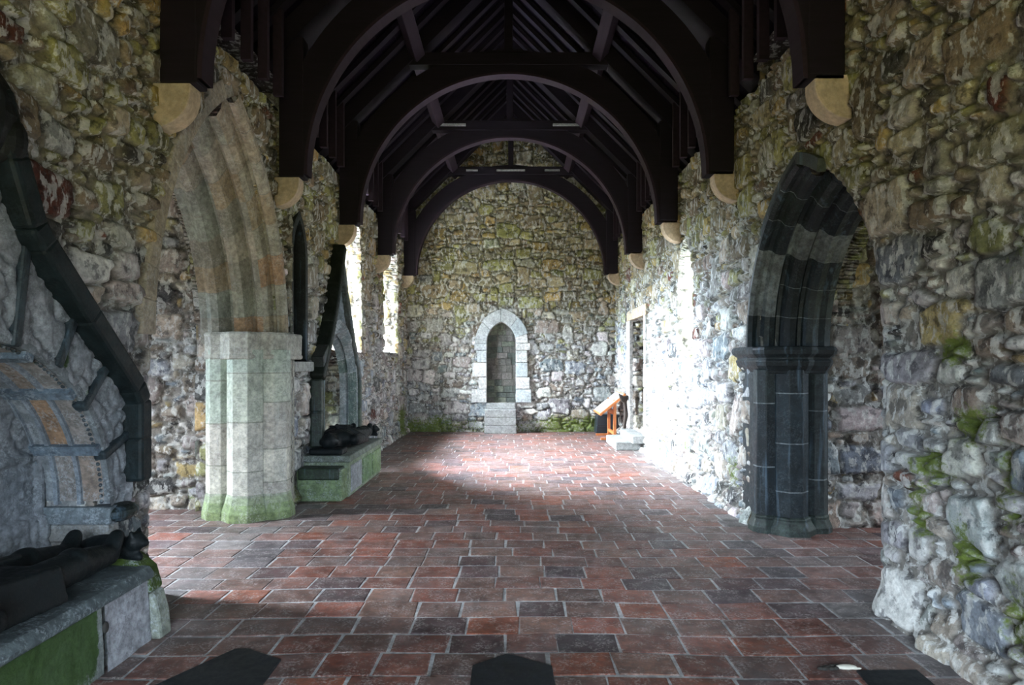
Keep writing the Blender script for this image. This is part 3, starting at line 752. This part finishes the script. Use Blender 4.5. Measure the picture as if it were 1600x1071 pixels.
def poly_sdf(poly):
    P=np.array(poly)
    def f(u,v):
        d=np.full(np.shape(u),9.); ins=np.zeros(np.shape(u),bool); n=len(P)
        for i in range(n):
            a,b=P[i],P[(i+1)%n]; e=b-a; wx=u-a[0]; wy=v-a[1]; t=np.clip((wx*e[0]+wy*e[1])/(e@e),0,1)
            d=np.minimum(d,np.hypot(wx-e[0]*t,wy-e[1]*t))
            c1=(a[1]<=v)&(b[1]>v); c2=(a[1]>v)&(b[1]<=v); cr=e[0]*wy-e[1]*wx
            ins^=(c1&(cr>0))|(c2&(cr<0))
        return np.where(ins,-d,d)
    return f

# ------------------------------------------------------------------ near tomb
tc_,tz_,tr_=TOMB
can=thing('tomb_canopy','near wall tomb canopy with carved panels under a black gabled hood on the left wall','tomb',(XL,tc_,.4))
XF=-2.455
hoodR=[(2.90,2.92),(3.06,2.60),(3.19,2.27),(4.00,1.50),(4.10,1.40),(4.11,.88)]
hood=[(2*tc_-a,z) for a,z in hoodR[::-1]]+hoodR[1:]
front=[(p[0],p[1]) for p in hood]
front=[(2*tc_-4.06,.62)]+front+[(4.06,.62)]
pf=poly_sdf(front)
inside=lambda u,v: np.maximum(pf(u,v),-sdf_arch(u,v,tc_-tr_,tc_+tr_,.0,tz_))
def cfp(u,v):
    n=fbm(u/.3,v/.3,91,3)[...,None]; a=np.array((.155,.175,.20)); b_=np.array((.27,.28,.30)); return a*(1-n)+b_*n
relief('carved_panel',M['carved'],lambda u,v,h:(XF+h,u,v),1.5,4.3,.5,3.0,inside,lambda u,v:.045*carve(u,v,5)-.025,cfp,.0125,can,lambda u,v:moss_blob(u,v,[(3.47,1.62,.07,.10,.8),(3.66,1.38,.06,.1,.75)]))
def strip(path,w,x0,x1,name,mat,col,par,bev=.012,joint=None):
    b=MB()
    for k,(p,q) in enumerate(zip(path[:-1],path[1:])):
        p=np.array(p);q=np.array(q);d=(q-p)/np.linalg.norm(q-p);nn=np.array((-d[1],d[0]))*w/2
        e=d*(-.012 if len(path)>2 else .002)
        P=[p-nn+e,q-nn-e,q+nn-e,p+nn+e]
        b.hexa([(x0,*c) for c in P]+[(x1,*(c*.82+((p+q)/2 if False else (p if i in(0,3) else q))*.18)) for i,c in enumerate(P)],col)
    return b.build(name,mat,par,bevel=bev)
hj=[(2.95,2.86),(3.05,2.58),(3.175,2.285),(3.25,2.20),(3.60,1.865),(4.03,1.455),(4.09,1.36),(4.09,1.12),(4.09,.86)]
strip(hj,.15,XL-.03,XF+.11,'hood_moulding',M['hood'],(.008,.014,.016),can,.022)
strip([(2*tc_-a,z) for a,z in hj],.15,XL-.03,XF+.11,'hood_moulding',M['hood'],(.008,.014,.016),can,.022)
b=MB(); b.ell((XL+.03,2.93,2.76),(.14,.2,.24),(.008,.009,.009),14,10); b.ell((XL+.06,3.03,2.66),(.12,.10,.14),(.008,.009,.009)); b.build('finial',M['hood'],can)
for p,q in(((3.21,2.26),(3.13,1.68)),((3.585,1.92),(3.42,1.58)),((3.89,1.645),(3.62,1.34)),((4.06,1.16),(3.79,1.045))):
    strip([p,q],.062,XL,XF+.03,'panel_divider',M['dark'],(.022,.034,.042),can,.012)
    strip([(2*tc_-p[0],p[1]),(2*tc_-q[0],q[1])],.062,XL,XF+.03,'panel_divider',M['dark'],(.022,.034,.042),can,.012)
# panelled soffit of the arch
XBk=-2.87
b=MB(); n=60
def sof(a,r,x): return (x,tc_+r*cos(a),tz_+r*sin(a))
ribs=[0.02,radians(21),radians(46),radians(69),radians(90),radians(111),radians(134),radians(159),pi-.02]
brown=[(.27,.20,.15),(.24,.19,.16),(.30,.19,.12),(.22,.2,.19)]
rg=random.Random(21)
for i in range(len(ribs)-1):
    for (xa,xb) in((XF-.02,XF-.16),(XF-.16,XF-.30),(XF-.30,XBk)):
        c=rg.choice(brown) if xa>XF-.3 else (.2,.22,.24)
        for k in range(6):
            a0=ribs[i]+(ribs[i+1]-ribs[i])*k/6; a1=ribs[i]+(ribs[i+1]-ribs[i])*(k+1)/6
            b.add([sof(a0,tr_-.012,xa),sof(a0,tr_-.012,xb),sof(a1,tr_-.012,xb),sof(a1,tr_-.012,xa)],[(0,1,2,3)],c)
sofo=b.build('arch_soffit',M['carved'],can)
def arcbar(b,a0,a1,x0,x1,r0_,r1_,col,n=24):
    for k in range(n):
        p,q=a0+(a1-a0)*k/n,a0+(a1-a0)*(k+1)/n
        b.hexa([sof(p,r1_,x0),sof(p,r1_,x1),sof(q,r1_,x1),sof(q,r1_,x0),sof(p,r0_,x0),sof(p,r0_,x1),sof(q,r0_,x1),sof(q,r0_,x0)],col)
b=MB()
for a in ribs[1:-1]: arcbar(b,a-.032,a+.032,XBk,XF,tr_-.045,tr_+.02,(.11,.145,.185),2)
for x0,x1 in((XF-.17,XF-.145),(XF-.31,XF-.285),(XBk,XBk+.03)): arcbar(b,0,pi,x0,x1,tr_-.032,tr_+.01,(.2,.23,.27),48)
b.build('soffit_rib',M['carved'],sofo)
b=MB(); 
arcbar(b,0,pi,XF-.05,XF+.012,tr_-.006,tr_+.035,(.15,.165,.18),48)
for k in range(90):       # little beaded edge
    a=pi*(k+.5)/90; p=sof(a,tr_-.012,XF-.035); b.ell(p,(.013,.013,.013),(.04,.05,.06),6,4)
b.build('beaded_edge',M['carved'],sofo)
bp=A_(tc_-tr_-.03,tc_+tr_+.03,.3,tz_)
def hb(u,v):
    base=.03*carve(u,v,15,.13)
    tab=(v<1.02)&(v>.72); rows=np.abs(((v-.72)/.05)%1-.5)<.22; lett=vnoise(u/.018,np.floor((v-.72)/.05)*7.3+0*u,3)>.45
    out=np.where(tab,.02-.006*(rows&lett),base)
    return out+np.where((v<.70),.03,0)+.02*(np.abs(v-1.05)<.025)
def hb2(u,v):   # round-headed niche of the back panel
    r=np.hypot((u-tc_),(v-1.0)); return hb(u,v)+.03*(np.abs(np.mod(np.abs(u-tc_),.62)-.31)<.03)
relief('carved_back',M['carved'],lambda u,v,h:(XBk+h,u,v),1.85,3.95,.3,1.8,bp,hb2,lambda u,v:cfp(u,v)*(np.where((v<.7),1.05,.95))[...,None],.0125,can)
# jamb blocks under the springing
for yy,sg in((tc_+tr_,1),(tc_-tr_,-1)):
    b=MB(); 
    b.box(XBk,XF+.03,min(yy-.04*sg,yy+.16*sg),max(yy-.04*sg,yy+.16*sg),.63,.735,(.16,.19,.21)); b.build('impost_band',M['carved'],can,bevel=.012)
    b=MB(); b.ell((XF+.0,yy+.10*sg,.68),(.1,.14,.06),(.012,.018,.014)); b.build('impost_end',M['dark'],can)
    b=MB(); 
    for k,(za,zb) in enumerate(((.40,.52),(.525,.625))):
        b.box(XBk,XF-.005+.01*k,min(yy-.02*sg,yy+.1*sg),max(yy-.02*sg,yy+.1*sg),za,zb,((.36,.35,.33),(.29,.29,.28))[k])
    b.build('jamb_block',M['carved'],can,bevel=.012)

ch=thing('tomb_chest','near stone tomb chest with a mossy green front below the carved canopy','tomb chest',(-2.4,2.7,0))
CX=-2.10; CT=.40
b=MB(); b.box(-2.86,CX-.05,1.75,3.78,0,CT-.05,(.2,.21,.2)); b.build('chest_body',M['carved'],ch,bevel=.01)
cf=lambda a,b_,s:(lambda u,v:np.array(a)*(1-fbm(u/.2,v/.2,s,3)[...,None])+np.array(b_)*fbm(u/.2,v/.2,s,3)[...,None])
rp=lambda x0,x1,z0_,z1:Rc(x0,x1,z0_,z1)
relief('mossy_panel',M['carved'],lambda u,v,h:(CX-.03+h-.06*(v-.2),u,v),1.6,3.33,0,.345,rp(1.62,3.3,.0,.34),lambda u,v:.012*fbm(u/.08,v/.08,3),cf((.18,.2,.19),(.25,.27,.26),2),.0125,ch,
   lambda u,v:np.clip(1.2*sstep(1.55,1.9,u)*(1-sstep(3.2,3.29,u))*(.55+.6*sstep(.02,.14,v))+.3*(v>.1),0,1.3)*sstep(2.1,2.45,u)*.98)
plp=relief('plain_panel',M['carved'],lambda u,v,h:(CX-.02+h-.06*(v-.2),u,v),3.30,3.72,0,.36,rp(3.31,3.70,.0,.35),lambda u,v:.012*fbm(u/.1,v/.1,8),cf((.24,.25,.27),(.38,.38,.41),4),.0125,ch)
b=MB(); b.prism([(-2.9,CT-.05),(CX-.005,CT-.05),(CX+.0,CT-.02),(CX-.03,CT+.02),(-2.45,CT+.04),(-2.9,CT+.04)],lambda u,v,t:(u,t,v),1.75,3.74,(.085,.105,.11)); b.build('chest_lid',M['carved'],ch,bevel=.01)
es=[(-2.5,-.01),(-2.04,-.01),(-2.06,.14),(-2.10,.26),(-2.14,.40),(-2.22,.47),(-2.32,.53),(-2.42,.50),(-2.5,.44)]
ef=poly_sdf(es)
b=MB(); b.prism([(-2.5,.27)]+[p for p in es if p[1]>.2]+[],lambda u,v,t:(u,t,v),3.70,3.85,(.045,.072,.010)); b.build('mossy_top_stone',M['carved'],ch,bevel=.03,seg=3)
b=MB(); b.prism([(-2.5,-.01),(-2.05,-.01),(-2.065,.14),(-2.10,.265),(-2.5,.265)],lambda u,v,t:(u,t,v),3.71,3.84,(.22,.24,.20)); b.build('end_slab',M['carved'],ch,bevel=.02)
b=MB(); b.box(CX-.05,CX+.0,3.70,3.86,0,.05,(.25,.26,.25)); b.build('foot_stone',M['carved'],ch,bevel=.015)
b=MB(); b.ell((CX-.012,3.305,.235),(.012,.02,.03),(.004,.004,.004)); b.build('iron_socket',M['soil'],plp)

def sculpt(name,b,mat,par,voxel=.011):
    o=b.build(name,mat,par)
    m=o.modifiers.new('Remesh','REMESH'); m.mode='VOXEL'; m.voxel_size=voxel; m.use_smooth_shade=True
    s=o.modifiers.new('Smooth','SMOOTH'); s.iterations=4; s.factor=.5
    return o
def effigy(root,x,yhead,dirn,z,helmet=True):
    """recumbent armoured figure, head at yhead, feet towards dirn"""
    Y=lambda d:yhead+dirn*d
    b=MB()
    # head in a helmet, face upwards
    b.ell((x,Y(.12),z+.13),(.10,.13,.10)); b.cap((x,Y(.20),z+.10),(x,Y(.34),z+.10),.085,.12)
    b.ell((x,Y(.10),z+.215),(.022,.035,.03)); b.ell((x-.035,Y(.07),z+.20),(.02,.02,.02)); b.ell((x+.035,Y(.07),z+.20),(.02,.02,.02)); b.ell((x,Y(.155),z+.205),(.035,.014,.016))
    b.ell((x-.10,Y(.12),z+.12),(.02,.04,.04)); b.ell((x+.10,Y(.12),z+.12),(.02,.04,.04))
    # trunk
    b.ell((x,Y(.50),z+.12),(.22,.26,.13)); b.ell((x,Y(.72),z+.11),(.19,.22,.115)); b.ell((x,Y(.42),z+.13),(.235,.13,.11))
    # skirt of the coat with its square hem
    b.hexa([(x-.19,Y(.75),z+.0),(x+.19,Y(.75),z+.0),(x+.245,Y(1.20),z+.0),(x-.245,Y(1.20),z+.0),(x-.16,Y(.75),z+.2),(x+.16,Y(.75),z+.2),(x+.205,Y(1.20),z+.175),(x-.205,Y(1.20),z+.175)])
    # arms bent to the chest, hands on the sword
    for s in(-1,1):
        b.cap((x+s*.23,Y(.40),z+.12),(x+s*.27,Y(.70),z+.10),.075,.062); b.cap((x+s*.27,Y(.70),z+.10),(x+s*.07,Y(.58),z+.24),.06,.042)
        b.ell((x+s*.045,Y(.56),z+.255),(.045,.055,.026))
        for f in range(4): b.cap((x+s*.03,Y(.525+.02*f),z+.275),(x-s*.028,Y(.53+.02*f),z+.268),.0115,.010,n=8)
        b.cap((x+s*.05,Y(.515),z+.26),(x+s*.02,Y(.49),z+.28),.012,.010,n=8)
        # legs and pointed feet
        b.cap((x+s*.12,Y(1.15),z+.10),(x+s*.12,Y(1.42),z+.105),.092,.082); b.ell((x+s*.12,Y(1.40),z+.13),(.08,.08,.07)); b.cap((x+s*.12,Y(1.42),z+.10),(x+s*.115,Y(1.68),z+.08),.085,.06)
        b.cap((x+s*.115,Y(1.69),z+.075),(x+s*.12,Y(1.76),z+.16),.058,.042)
    # sword
    b.bar((x,Y(.50),z+.285),(x,Y(1.20),z+.215),.045,.03); b.bar((x-.12,Y(.52),z+.27),(x+.12,Y(.52),z+.27),.03,.03); b.ell((x,Y(.45),z+.285),(.03,.03,.03))
    sculpt('body',b,M['effigy'],root)
    b=MB(); b.box(x-.2,x+.2,min(Y(-.05),Y(.22)),max(Y(-.05),Y(.22)),z-.02,z+.06); b.build('pillow',M['effigy'],root,bevel=.03,seg=3)
    # the animal at the feet
    b=MB(); yy=Y(1.86); b.ell((x,yy,z+.07),(.17,.075,.075)); b.ell((x+.17,yy-.0,z+.105),(.055,.06,.055)); b.ell((x+.215,yy,z+.095),(.03,.03,.026))
    b.ell((x+.165,yy-.04,z+.155),(.016,.016,.025)); b.ell((x+.165,yy+.04,z+.155),(.016,.016,.025)); b.cap((x+.1,yy,z+.03),(x+.2,yy-.02,z+.02),.03,.025); b.cap((x-.15,yy,z+.05),(x-.2,yy+.03,z+.03),.02,.012)
    sculpt('resting_animal',b,M['effigy'],root)
e1=thing('stone_effigy','black stone effigy lying on the near mossy tomb chest, feet to the green end slab','effigy',(-2.36,2.6,CT+.04))
effigy(e1,-2.37,1.86,1,CT+.06)

# ------------------------------------------------------------------ far tomb
can2=thing('tomb_canopy','far wall tomb canopy with a steep black gabled hood and grey moulded arch','tomb',(XL,8.9,.4))
XF2=-2.47
fr=[(7.94,.62),(7.90,1.45),(8.40,2.2),(8.86,3.15),(9.38,2.2),(9.94,1.40),(9.9,.62)]
pf2=poly_sdf(fr)
inside2=lambda u,v: np.maximum(pf2(u,v),-sdf_arch(u,v,8.12,9.70,.0,1.22,.86))
relief('carved_panel',M['carved'],lambda u,v,h:(XF2+h,u,v),7.85,10.0,.55,3.2,inside2,lambda u,v:.025*carve(u,v,25),lambda u,v:cfp(u,v)*np.array((.75,.85,.85)),.02,can2,lambda u,v:moss_blob(u,v,[(9.8,1.0,.25,.35,.5)]))
strip([(8.90,3.22),(8.66,2.65),(8.38,2.12),(7.90,1.42)],.15,XL-.02,XF2+.13,'hood_moulding',M['hood'],(.013,.017,.012),can2,.03)
strip([(7.93,1.40),(7.93,1.0),(7.93,.56)],.15,XL-.02,XF2+.10,'hood_leg',M['dark'],(.02,.03,.02),can2,.03)
strip([(8.86,3.12),(9.12,2.62),(9.40,2.12),(9.93,1.36)],.13,XL-.02,XF2+.10,'hood_moulding',M['dark'],(.07,.085,.075),can2,.03)
strip([(9.90,1.35),(9.90,.9),(9.90,.6)],.15,XL-.02,XF2+.10,'hood_leg',M['dark'],(.04,.06,.04),can2,.03)
b=MB(); b.hexa([(XL,7.9,1.55),(XF2+.12,7.9,1.55),(XF2+.12,8.1,1.72),(XL,8.1,1.72),(XL,7.86,1.68),(XF2+.12,7.86,1.68),(XF2+.12,8.1,1.84),(XL,8.1,1.84)],(.02,.024,.02)); b.build('hood_stop',M['dark'],can2,bevel=.01)
g2=[(.2,.23,.24),(.15,.19,.2),(.25,.28,.29),(.09,.13,.12),(.33,.36,.37)]
b=MB(); arch_ring(b,8.12,9.70,1.22,.86,[(-2.42,-.13),(-2.40,-.09),(-2.43,-.06),(-2.40,-.02),(-2.45,.01),(-2.43,.04),(-2.50,.07),(-2.52,.05),(-2.56,.09),(-2.62,.11),(-2.64,.02)][::-1],-1,g2,5,31,zlow=.55); b.build('arch_moulding',M['dressed'],can2)
b=MB(); b.box(-2.97,-2.90,8.0,9.85,.3,2.3,(.36,.36,.34)); b.build('recess_back',M['carved'],can2)
ch2=thing('tomb_chest','far stone tomb chest streaked with green moss, below the steep black gable','tomb chest',(-2.3,8.4,0))
b=MB(); b.box(-2.9,-1.97,7.62,9.42,0,.42,(.19,.23,.15)); b.build('chest_body',M['carved'],ch2,bevel=.02)
b=MB(); b.box(-2.52,-1.99,7.38,7.64,0,.36,(.17,.23,.12)); b.build('end_block',M['carved'],ch2,bevel=.025)
b=MB(); b.box(-2.5,-2.02,7.36,7.62,.25,.385,(.02,.035,.018)); b.build('dark_ledge',M['dark'],ch2,bevel=.02)
b=MB(); b.box(-2.92,-1.95,7.60,9.44,.42,.50,(.16,.18,.15)); b.build('chest_lid',M['carved'],ch2,bevel=.02)
for k in range(3):
    b=MB(); b.box(-1.985,-1.955,7.70+k*.58,8.20+k*.58,.05,.37,((.26,.27,.29),(.13,.20,.10),(.17,.25,.12))[k]); b.build('chest_panel',M['carved'],ch2,bevel=.01)
e2=thing('stone_effigy','black stone effigy lying on the far tomb chest, head towards the viewer','effigy',(-2.25,8.4,.5))
effigy(e2,-2.24,7.62,1,.525)

# ------------------------------------------------------------------ end wall doorway, steps, lectern and other furniture
dw=thing('doorway_surround','whitish dressed stone surround of the blocked pointed doorway in the end wall','doorway',(-.31,YE,.68))
o_=lancet(-.93,.31,.68,2.07,.80); i_=lancet(-.655,.035,.66,2.07,.53)
pw=[(.50,.50,.48),(.44,.46,.46),(.54,.53,.51),(.38,.42,.43)]
b=MB(); rg=random.Random(2)
jz=[.68,1.0,1.28,1.62,1.9,2.07]
for sg,xi,in((-1,-.65),(1,.03)):
    for k in range(5):
        w=rg.uniform(.17,.36); b.box(min(xi,xi+sg*w),max(xi,xi+sg*w),YE-.045,YE+.2,jz[k]+.006,jz[k+1]-.006,rg.choice(pw))
n=len(o_)
for ks in ((2,4),(4,8),(8,12),(12,17),(17,21),(21,23)):
    P=[o_[k%n] for k in range(ks[0],min(ks[1],n-1)+1)]; Q=[i_[k%n] for k in range(ks[0],min(ks[1],n-1)+1)]
    if len(P)<2: continue
    g=rg.uniform(.96,1.06); cx,cz=-.31,2.0
    P=[(cx+(p[0]-cx)*g,cz+(p[1]-cz)*g) for p in P]
    b.prism(P+Q[::-1],lambda u,v,t:(u,t,v),YE-.04,YE+.2,rg.choice(pw))
b.build('surround_stones',M['dressed'],dw,bevel=.012)
b=MB(); 
zz=.66
for r_ in range(13):
    h_=rg.uniform(.11,.17); x=-.68
    while x<.06:
        w=rg.uniform(.12,.3); b.box(x+.005,min(x+w,.07)-.005,YE+.14-rg.uniform(0,.03),YE+.3,zz+.005,zz+h_-.005,rg.choice([(.10,.095,.085),(.14,.13,.12),(.07,.08,.07),(.12,.13,.10)])); x+=w
    zz+=h_
    if zz>2.6: break
b.box(-.7,.08,YE+.17,YE+.32,.6,2.7,(.12,.11,.1))
b.build('blocking_stones',M['infill'],dw,bevel=.012)
stp=thing('stone_steps','grey stone mounting steps below the blocked doorway in the end wall','steps',(-.32,14.7,0))
for k,(za,zb) in enumerate(((0,.18),(.18,.37),(.37,.55))):
    b=MB(); b.box(-.69+.004*k,.045-.006*k,14.52+.005*k,YE-.02,za,zb-.004); b.build('step_course',M['concrete'],stp,bevel=.012)
b=MB(); b.box(-.66,.03,14.72,YE+.1,.55,.675); b.build('door_sill',M['concrete'],stp,bevel=.012)

# right-hand doorway
b=MB()
b.box(XR+.55,XR+.62,11.3,13.0,0,2.6)
d=struct(b.build('door_1',M['doorwood']),'dark boarded door set back in the right wall doorway','door')
fr_=thing('door_surround','pale dressed surround of the doorway in the right wall behind the lectern','doorway',(XR,12.15,.3))
for ya,yb,c in((12.85,13.2,(.6,.58,.55)),(11.3,11.46,(.5,.48,.44))):
    b=MB()
    for k in range(5): b.box(XR-.03,XR+.25,ya,yb-.04*(k%2),.3+.432*k+.005,.3+.432*(k+1)-.005,tuple(q*(.9+.1*(k%3)) for q in c))
    b.build('jamb_stones',M['dressed'],fr_,bevel=.015)
b=MB(); b.box(XR-.02,XR+.25,11.3,13.2,2.46,2.66,(.5,.38,.25)); b.build('lintel',M['dressed'],fr_,bevel=.015)
ds=thing('door_steps','two low pale slab steps at the right wall doorway','steps',(2.1,12.3,0))
b=MB(); b.box(1.86,XR+.0,11.75,13.0,0,.15); b.build('lower_step',M['concrete'],ds,bevel=.015)
b=MB(); b.box(2.12,XR+.5,11.5,12.84,.15,.29); b.build('upper_step',M['concrete'],ds,bevel=.015)

lec=thing('information_lectern','tilted pale information board on an orange wooden stand near the right doorway','lectern',(2.05,13.7,0))
for yy in(13.36,14.18):
    for dx in(0,): 
        for off,h_ in((-.0,.84),):
            b=MB(); b.box(2.06+off,2.12+off,yy-.035,yy+.035,.03,h_); b.build('post',M['orange'],lec,bevel=.005)
    b=MB(); b.box(1.80,2.15,yy-.035,yy+.035,0,.045); b.build('foot',M['orange'],lec,bevel=.005)
b=MB(); b.box(2.065,2.115,13.36,14.18,.52,.62); b.box(2.065,2.115,13.36,14.18,.10,.16); b.build('rail',M['orange'],lec,bevel=.005)
ang=math.atan2(.43,.53)
b=MB(); b.bar((1.77,13.77,.525),(2.30,13.77,.955),1.06,.05,up=(-.6,0,.78)); bf=b.build('board_frame',M['orange'],lec,bevel=.006)
b=MB(); nx,nz=-sin(ang),cos(ang); b.bar((1.80+nx*.03,13.77,.55+nz*.03),(2.27+nx*.03,13.77,.932+nz*.03),.98,.012,up=(-.6,0,.78)); b.build('board',M['panel'],bf)

bx=thing('black_case','black moulded case with a carry handle standing against the end wall behind the lectern','case',(2.12,14.6,0))
b=MB(); b.prism([(1.84,.0),(2.40,.0),(2.415,.06),(2.41,.38),(2.36,.44),(1.93,.45),(1.86,.40),(1.83,.08)],lambda u,v,t:(u,t,v),14.42,14.78); shl=b.build('shell',M['black'],bx,bevel=.025,seg=3)
b=MB(); b.box(1.86,2.39,14.405,14.43,.18,.21); b.build('lid_seam',M['black'],shl,bevel=.004)
b=MB(); b.bar((2.2,14.6,.44),(2.2,14.6,.53),.03,.03); b.bar((2.34,14.6,.44),(2.34,14.6,.53),.03,.03); b.bar((2.18,14.6,.53),(2.36,14.6,.53),.035,.03); b.build('handle',M['black'],bx,bevel=.006)

pst=thing('wooden_post','dark brown crooked wooden post with a wide head standing on the doorway step','post',(2.23,12.92,.15))
b=MB()
pp=[(2.21,.182,.03),(2.22,.35,.036),(2.25,.55,.045),(2.235,.75,.04),(2.22,.88,.05)]
for (xa,za,ra_),(xb,zb,rb_) in zip(pp[:-1],pp[1:]): b.cap((xa,12.92,za),(xb,12.92,zb),ra_,rb_)
sculpt('stem',b,M['brown'],pst,.01)
b=MB(); b.prism([(2.10,1.0),(2.12,.9),(2.16,.82),(2.25,.80),(2.285,.88),(2.29,.96),(2.21,.93)],lambda u,v,t:(u,t,v),12.86,12.98); b.build('head',M['brown'],pst,bevel=.02)

ft=thing('fallen_feather','small pale feather with dark down lying on the tiles by the right slab','feather',(1.68,3.36,0))
b=MB(); b.ell((1.735,3.345,.012),(.055,.022,.012),n=14,m=8); b.ell((1.775,3.338,.008),(.035,.010,.006)); b.build('vane',M['feather'],ft)
b=MB()
for k in range(9):
    b.ell((1.60+.012*k+random.uniform(-.01,.01),3.35+random.uniform(-.02,.02),.008),(.02,.012,.010),n=8,m=5)
b.build('down',M['soil'],ft)

# ------------------------------------------------------------------ windows: stone frames at the outer face
def win(name,label,x,y0,y1,z0_,zsp,R):
    b=MB(); o_=lancet(y0-.12,y1+.12,z0_-.1,zsp,R+.12); i_=lancet(y0,y1,z0_,zsp,R)
    for k in range(len(o_)):
        k2=(k+1)%len(o_); q=[o_[k],o_[k2],i_[k2],i_[k]]; b.hexa([(x-.1,*p) for p in q]+[(x+.1,*p) for p in q],(.4,.39,.36))
    return struct(b.build(name,M['dressed']),label,'window')
win('window_1','outer stone frame of the nearer window in the left wall',XL-TH-.1,9.46,10.54,1.7,3.2,.95)
win('window_2','outer stone frame of the farther window in the left wall',XL-TH-.1,12.85,13.6,1.75,3.3,.7)
win('window_3','outer stone frame of the slit window in the right wall',XR+TH+.1,8.35,9.5,1.6,2.9,1.1)

# ------------------------------------------------------------------ world, window portals, camera
GLOW=66.
w=bpy.data.worlds.new('World'); SC.world=w; w.use_nodes=True; nt=w.node_tree; nt.nodes.clear()
out=N(nt,'ShaderNodeOutputWorld'); bg=N(nt,'ShaderNodeBackground'); nt.links.new(bg.outputs[0],out.inputs[0])
tc=N(nt,'ShaderNodeTexCoord'); sp=N(nt,'ShaderNodeSeparateXYZ'); nt.links.new(tc.outputs['Generated'],sp.inputs[0])
cr=N(nt,'ShaderNodeValToRGB'); mr=N(nt,'ShaderNodeMapRange'); mr.inputs['From Min'].default_value=-1; mr.inputs['From Max'].default_value=1
nt.links.new(sp.outputs['Z'],mr.inputs['Value']); nt.links.new(mr.outputs[0],cr.inputs['Fac'])
e=cr.color_ramp.elements
e[0].position=.0; e[0].color=(.24,.28,.06,1); e[1].position=1.; e[1].color=(.85,.95,1.1,1)
q=e.new(.47); q.color=(.34,.37,.09,1); q=e.new(.52); q.color=(.80,1.03,1.28,1); q=e.new(.7); q.color=(.92,1.04,1.14,1)
# the brighter part of an overcast sky, on the left where the sun stands behind thin cloud
dp=N(nt,'ShaderNodeVectorMath',operation='DOT_PRODUCT'); sd_=np.array((-.62,.27,.74)); sd_/=np.linalg.norm(sd_); dp.inputs[1].default_value=tuple(sd_)
nt.links.new(tc.outputs['Generated'],dp.inputs[0])
gl=math_(nt,'POWER',math_(nt,'MAXIMUM',dp.outputs['Value'],0.),4.)
up=ramp(nt,sp.outputs['Z'],-.02,.06)
stg=math_(nt,'ADD',math_(nt,'MULTIPLY',math_(nt,'MULTIPLY',gl,up),GLOW),math_(nt,'ADD',math_(nt,'MULTIPLY',math_(nt,'MAXIMUM',sp.outputs['Z'],0.),5.),1.))
nt.links.new(cr.outputs[0],bg.inputs['Color']); nt.links.new(stg,bg.inputs['Strength'])

def portal(name,loc,nrm,sx,sy):
    l=bpy.data.lights.new(name,'AREA'); l.shape='RECTANGLE'; l.size=sx; l.size_y=sy; l.cycles.is_portal=True
    o=bpy.data.objects.new(name,l); COL.objects.link(o); o.location=loc
    from mathutils import Vector
    o.rotation_euler=Vector(nrm).to_track_quat('-Z','Y').to_euler(); return o
portal('window_daylight',(XL-TH-.25,10.0,2.9),(1,0,0),1.25,2.6)
portal('window_daylight',(XL-TH-.25,13.15,3.0),(1,0,0),1.5,2.7)
portal('window_daylight',(XR+TH+.25,8.9,2.6),(-1,0,0),1.3,2.4)
portal('window_daylight',(-6.05,5.325,2.15),(1,0,0),.5,.95)
portal('window_daylight',(5.95,5.2,1.95),(-1,0,0),.6,1.3)
portal('window_daylight',(-.07,YB-.05,1.47),(0,1,0),3.7,2.4)

cam=bpy.data.cameras.new('Camera'); co=bpy.data.objects.new('Camera',cam); COL.objects.link(co); SC.camera=co
co.location=(0,0,1.6); co.rotation_euler=(pi/2,0,0); cam.sensor_width=36; cam.lens=22.5
cam.shift_x=-4/1600; cam.shift_y=32.5/1600; cam.clip_start=.05
vs=SC.view_settings; vs.view_transform='Standard'; vs.look='None'; vs.gamma=1; vs.exposure=3.65; vs.use_curve_mapping=False
SC.cycles.max_bounces=8; SC.cycles.diffuse_bounces=6; SC.cycles.use_denoising=True
SC.cycles.sample_clamp_indirect=0
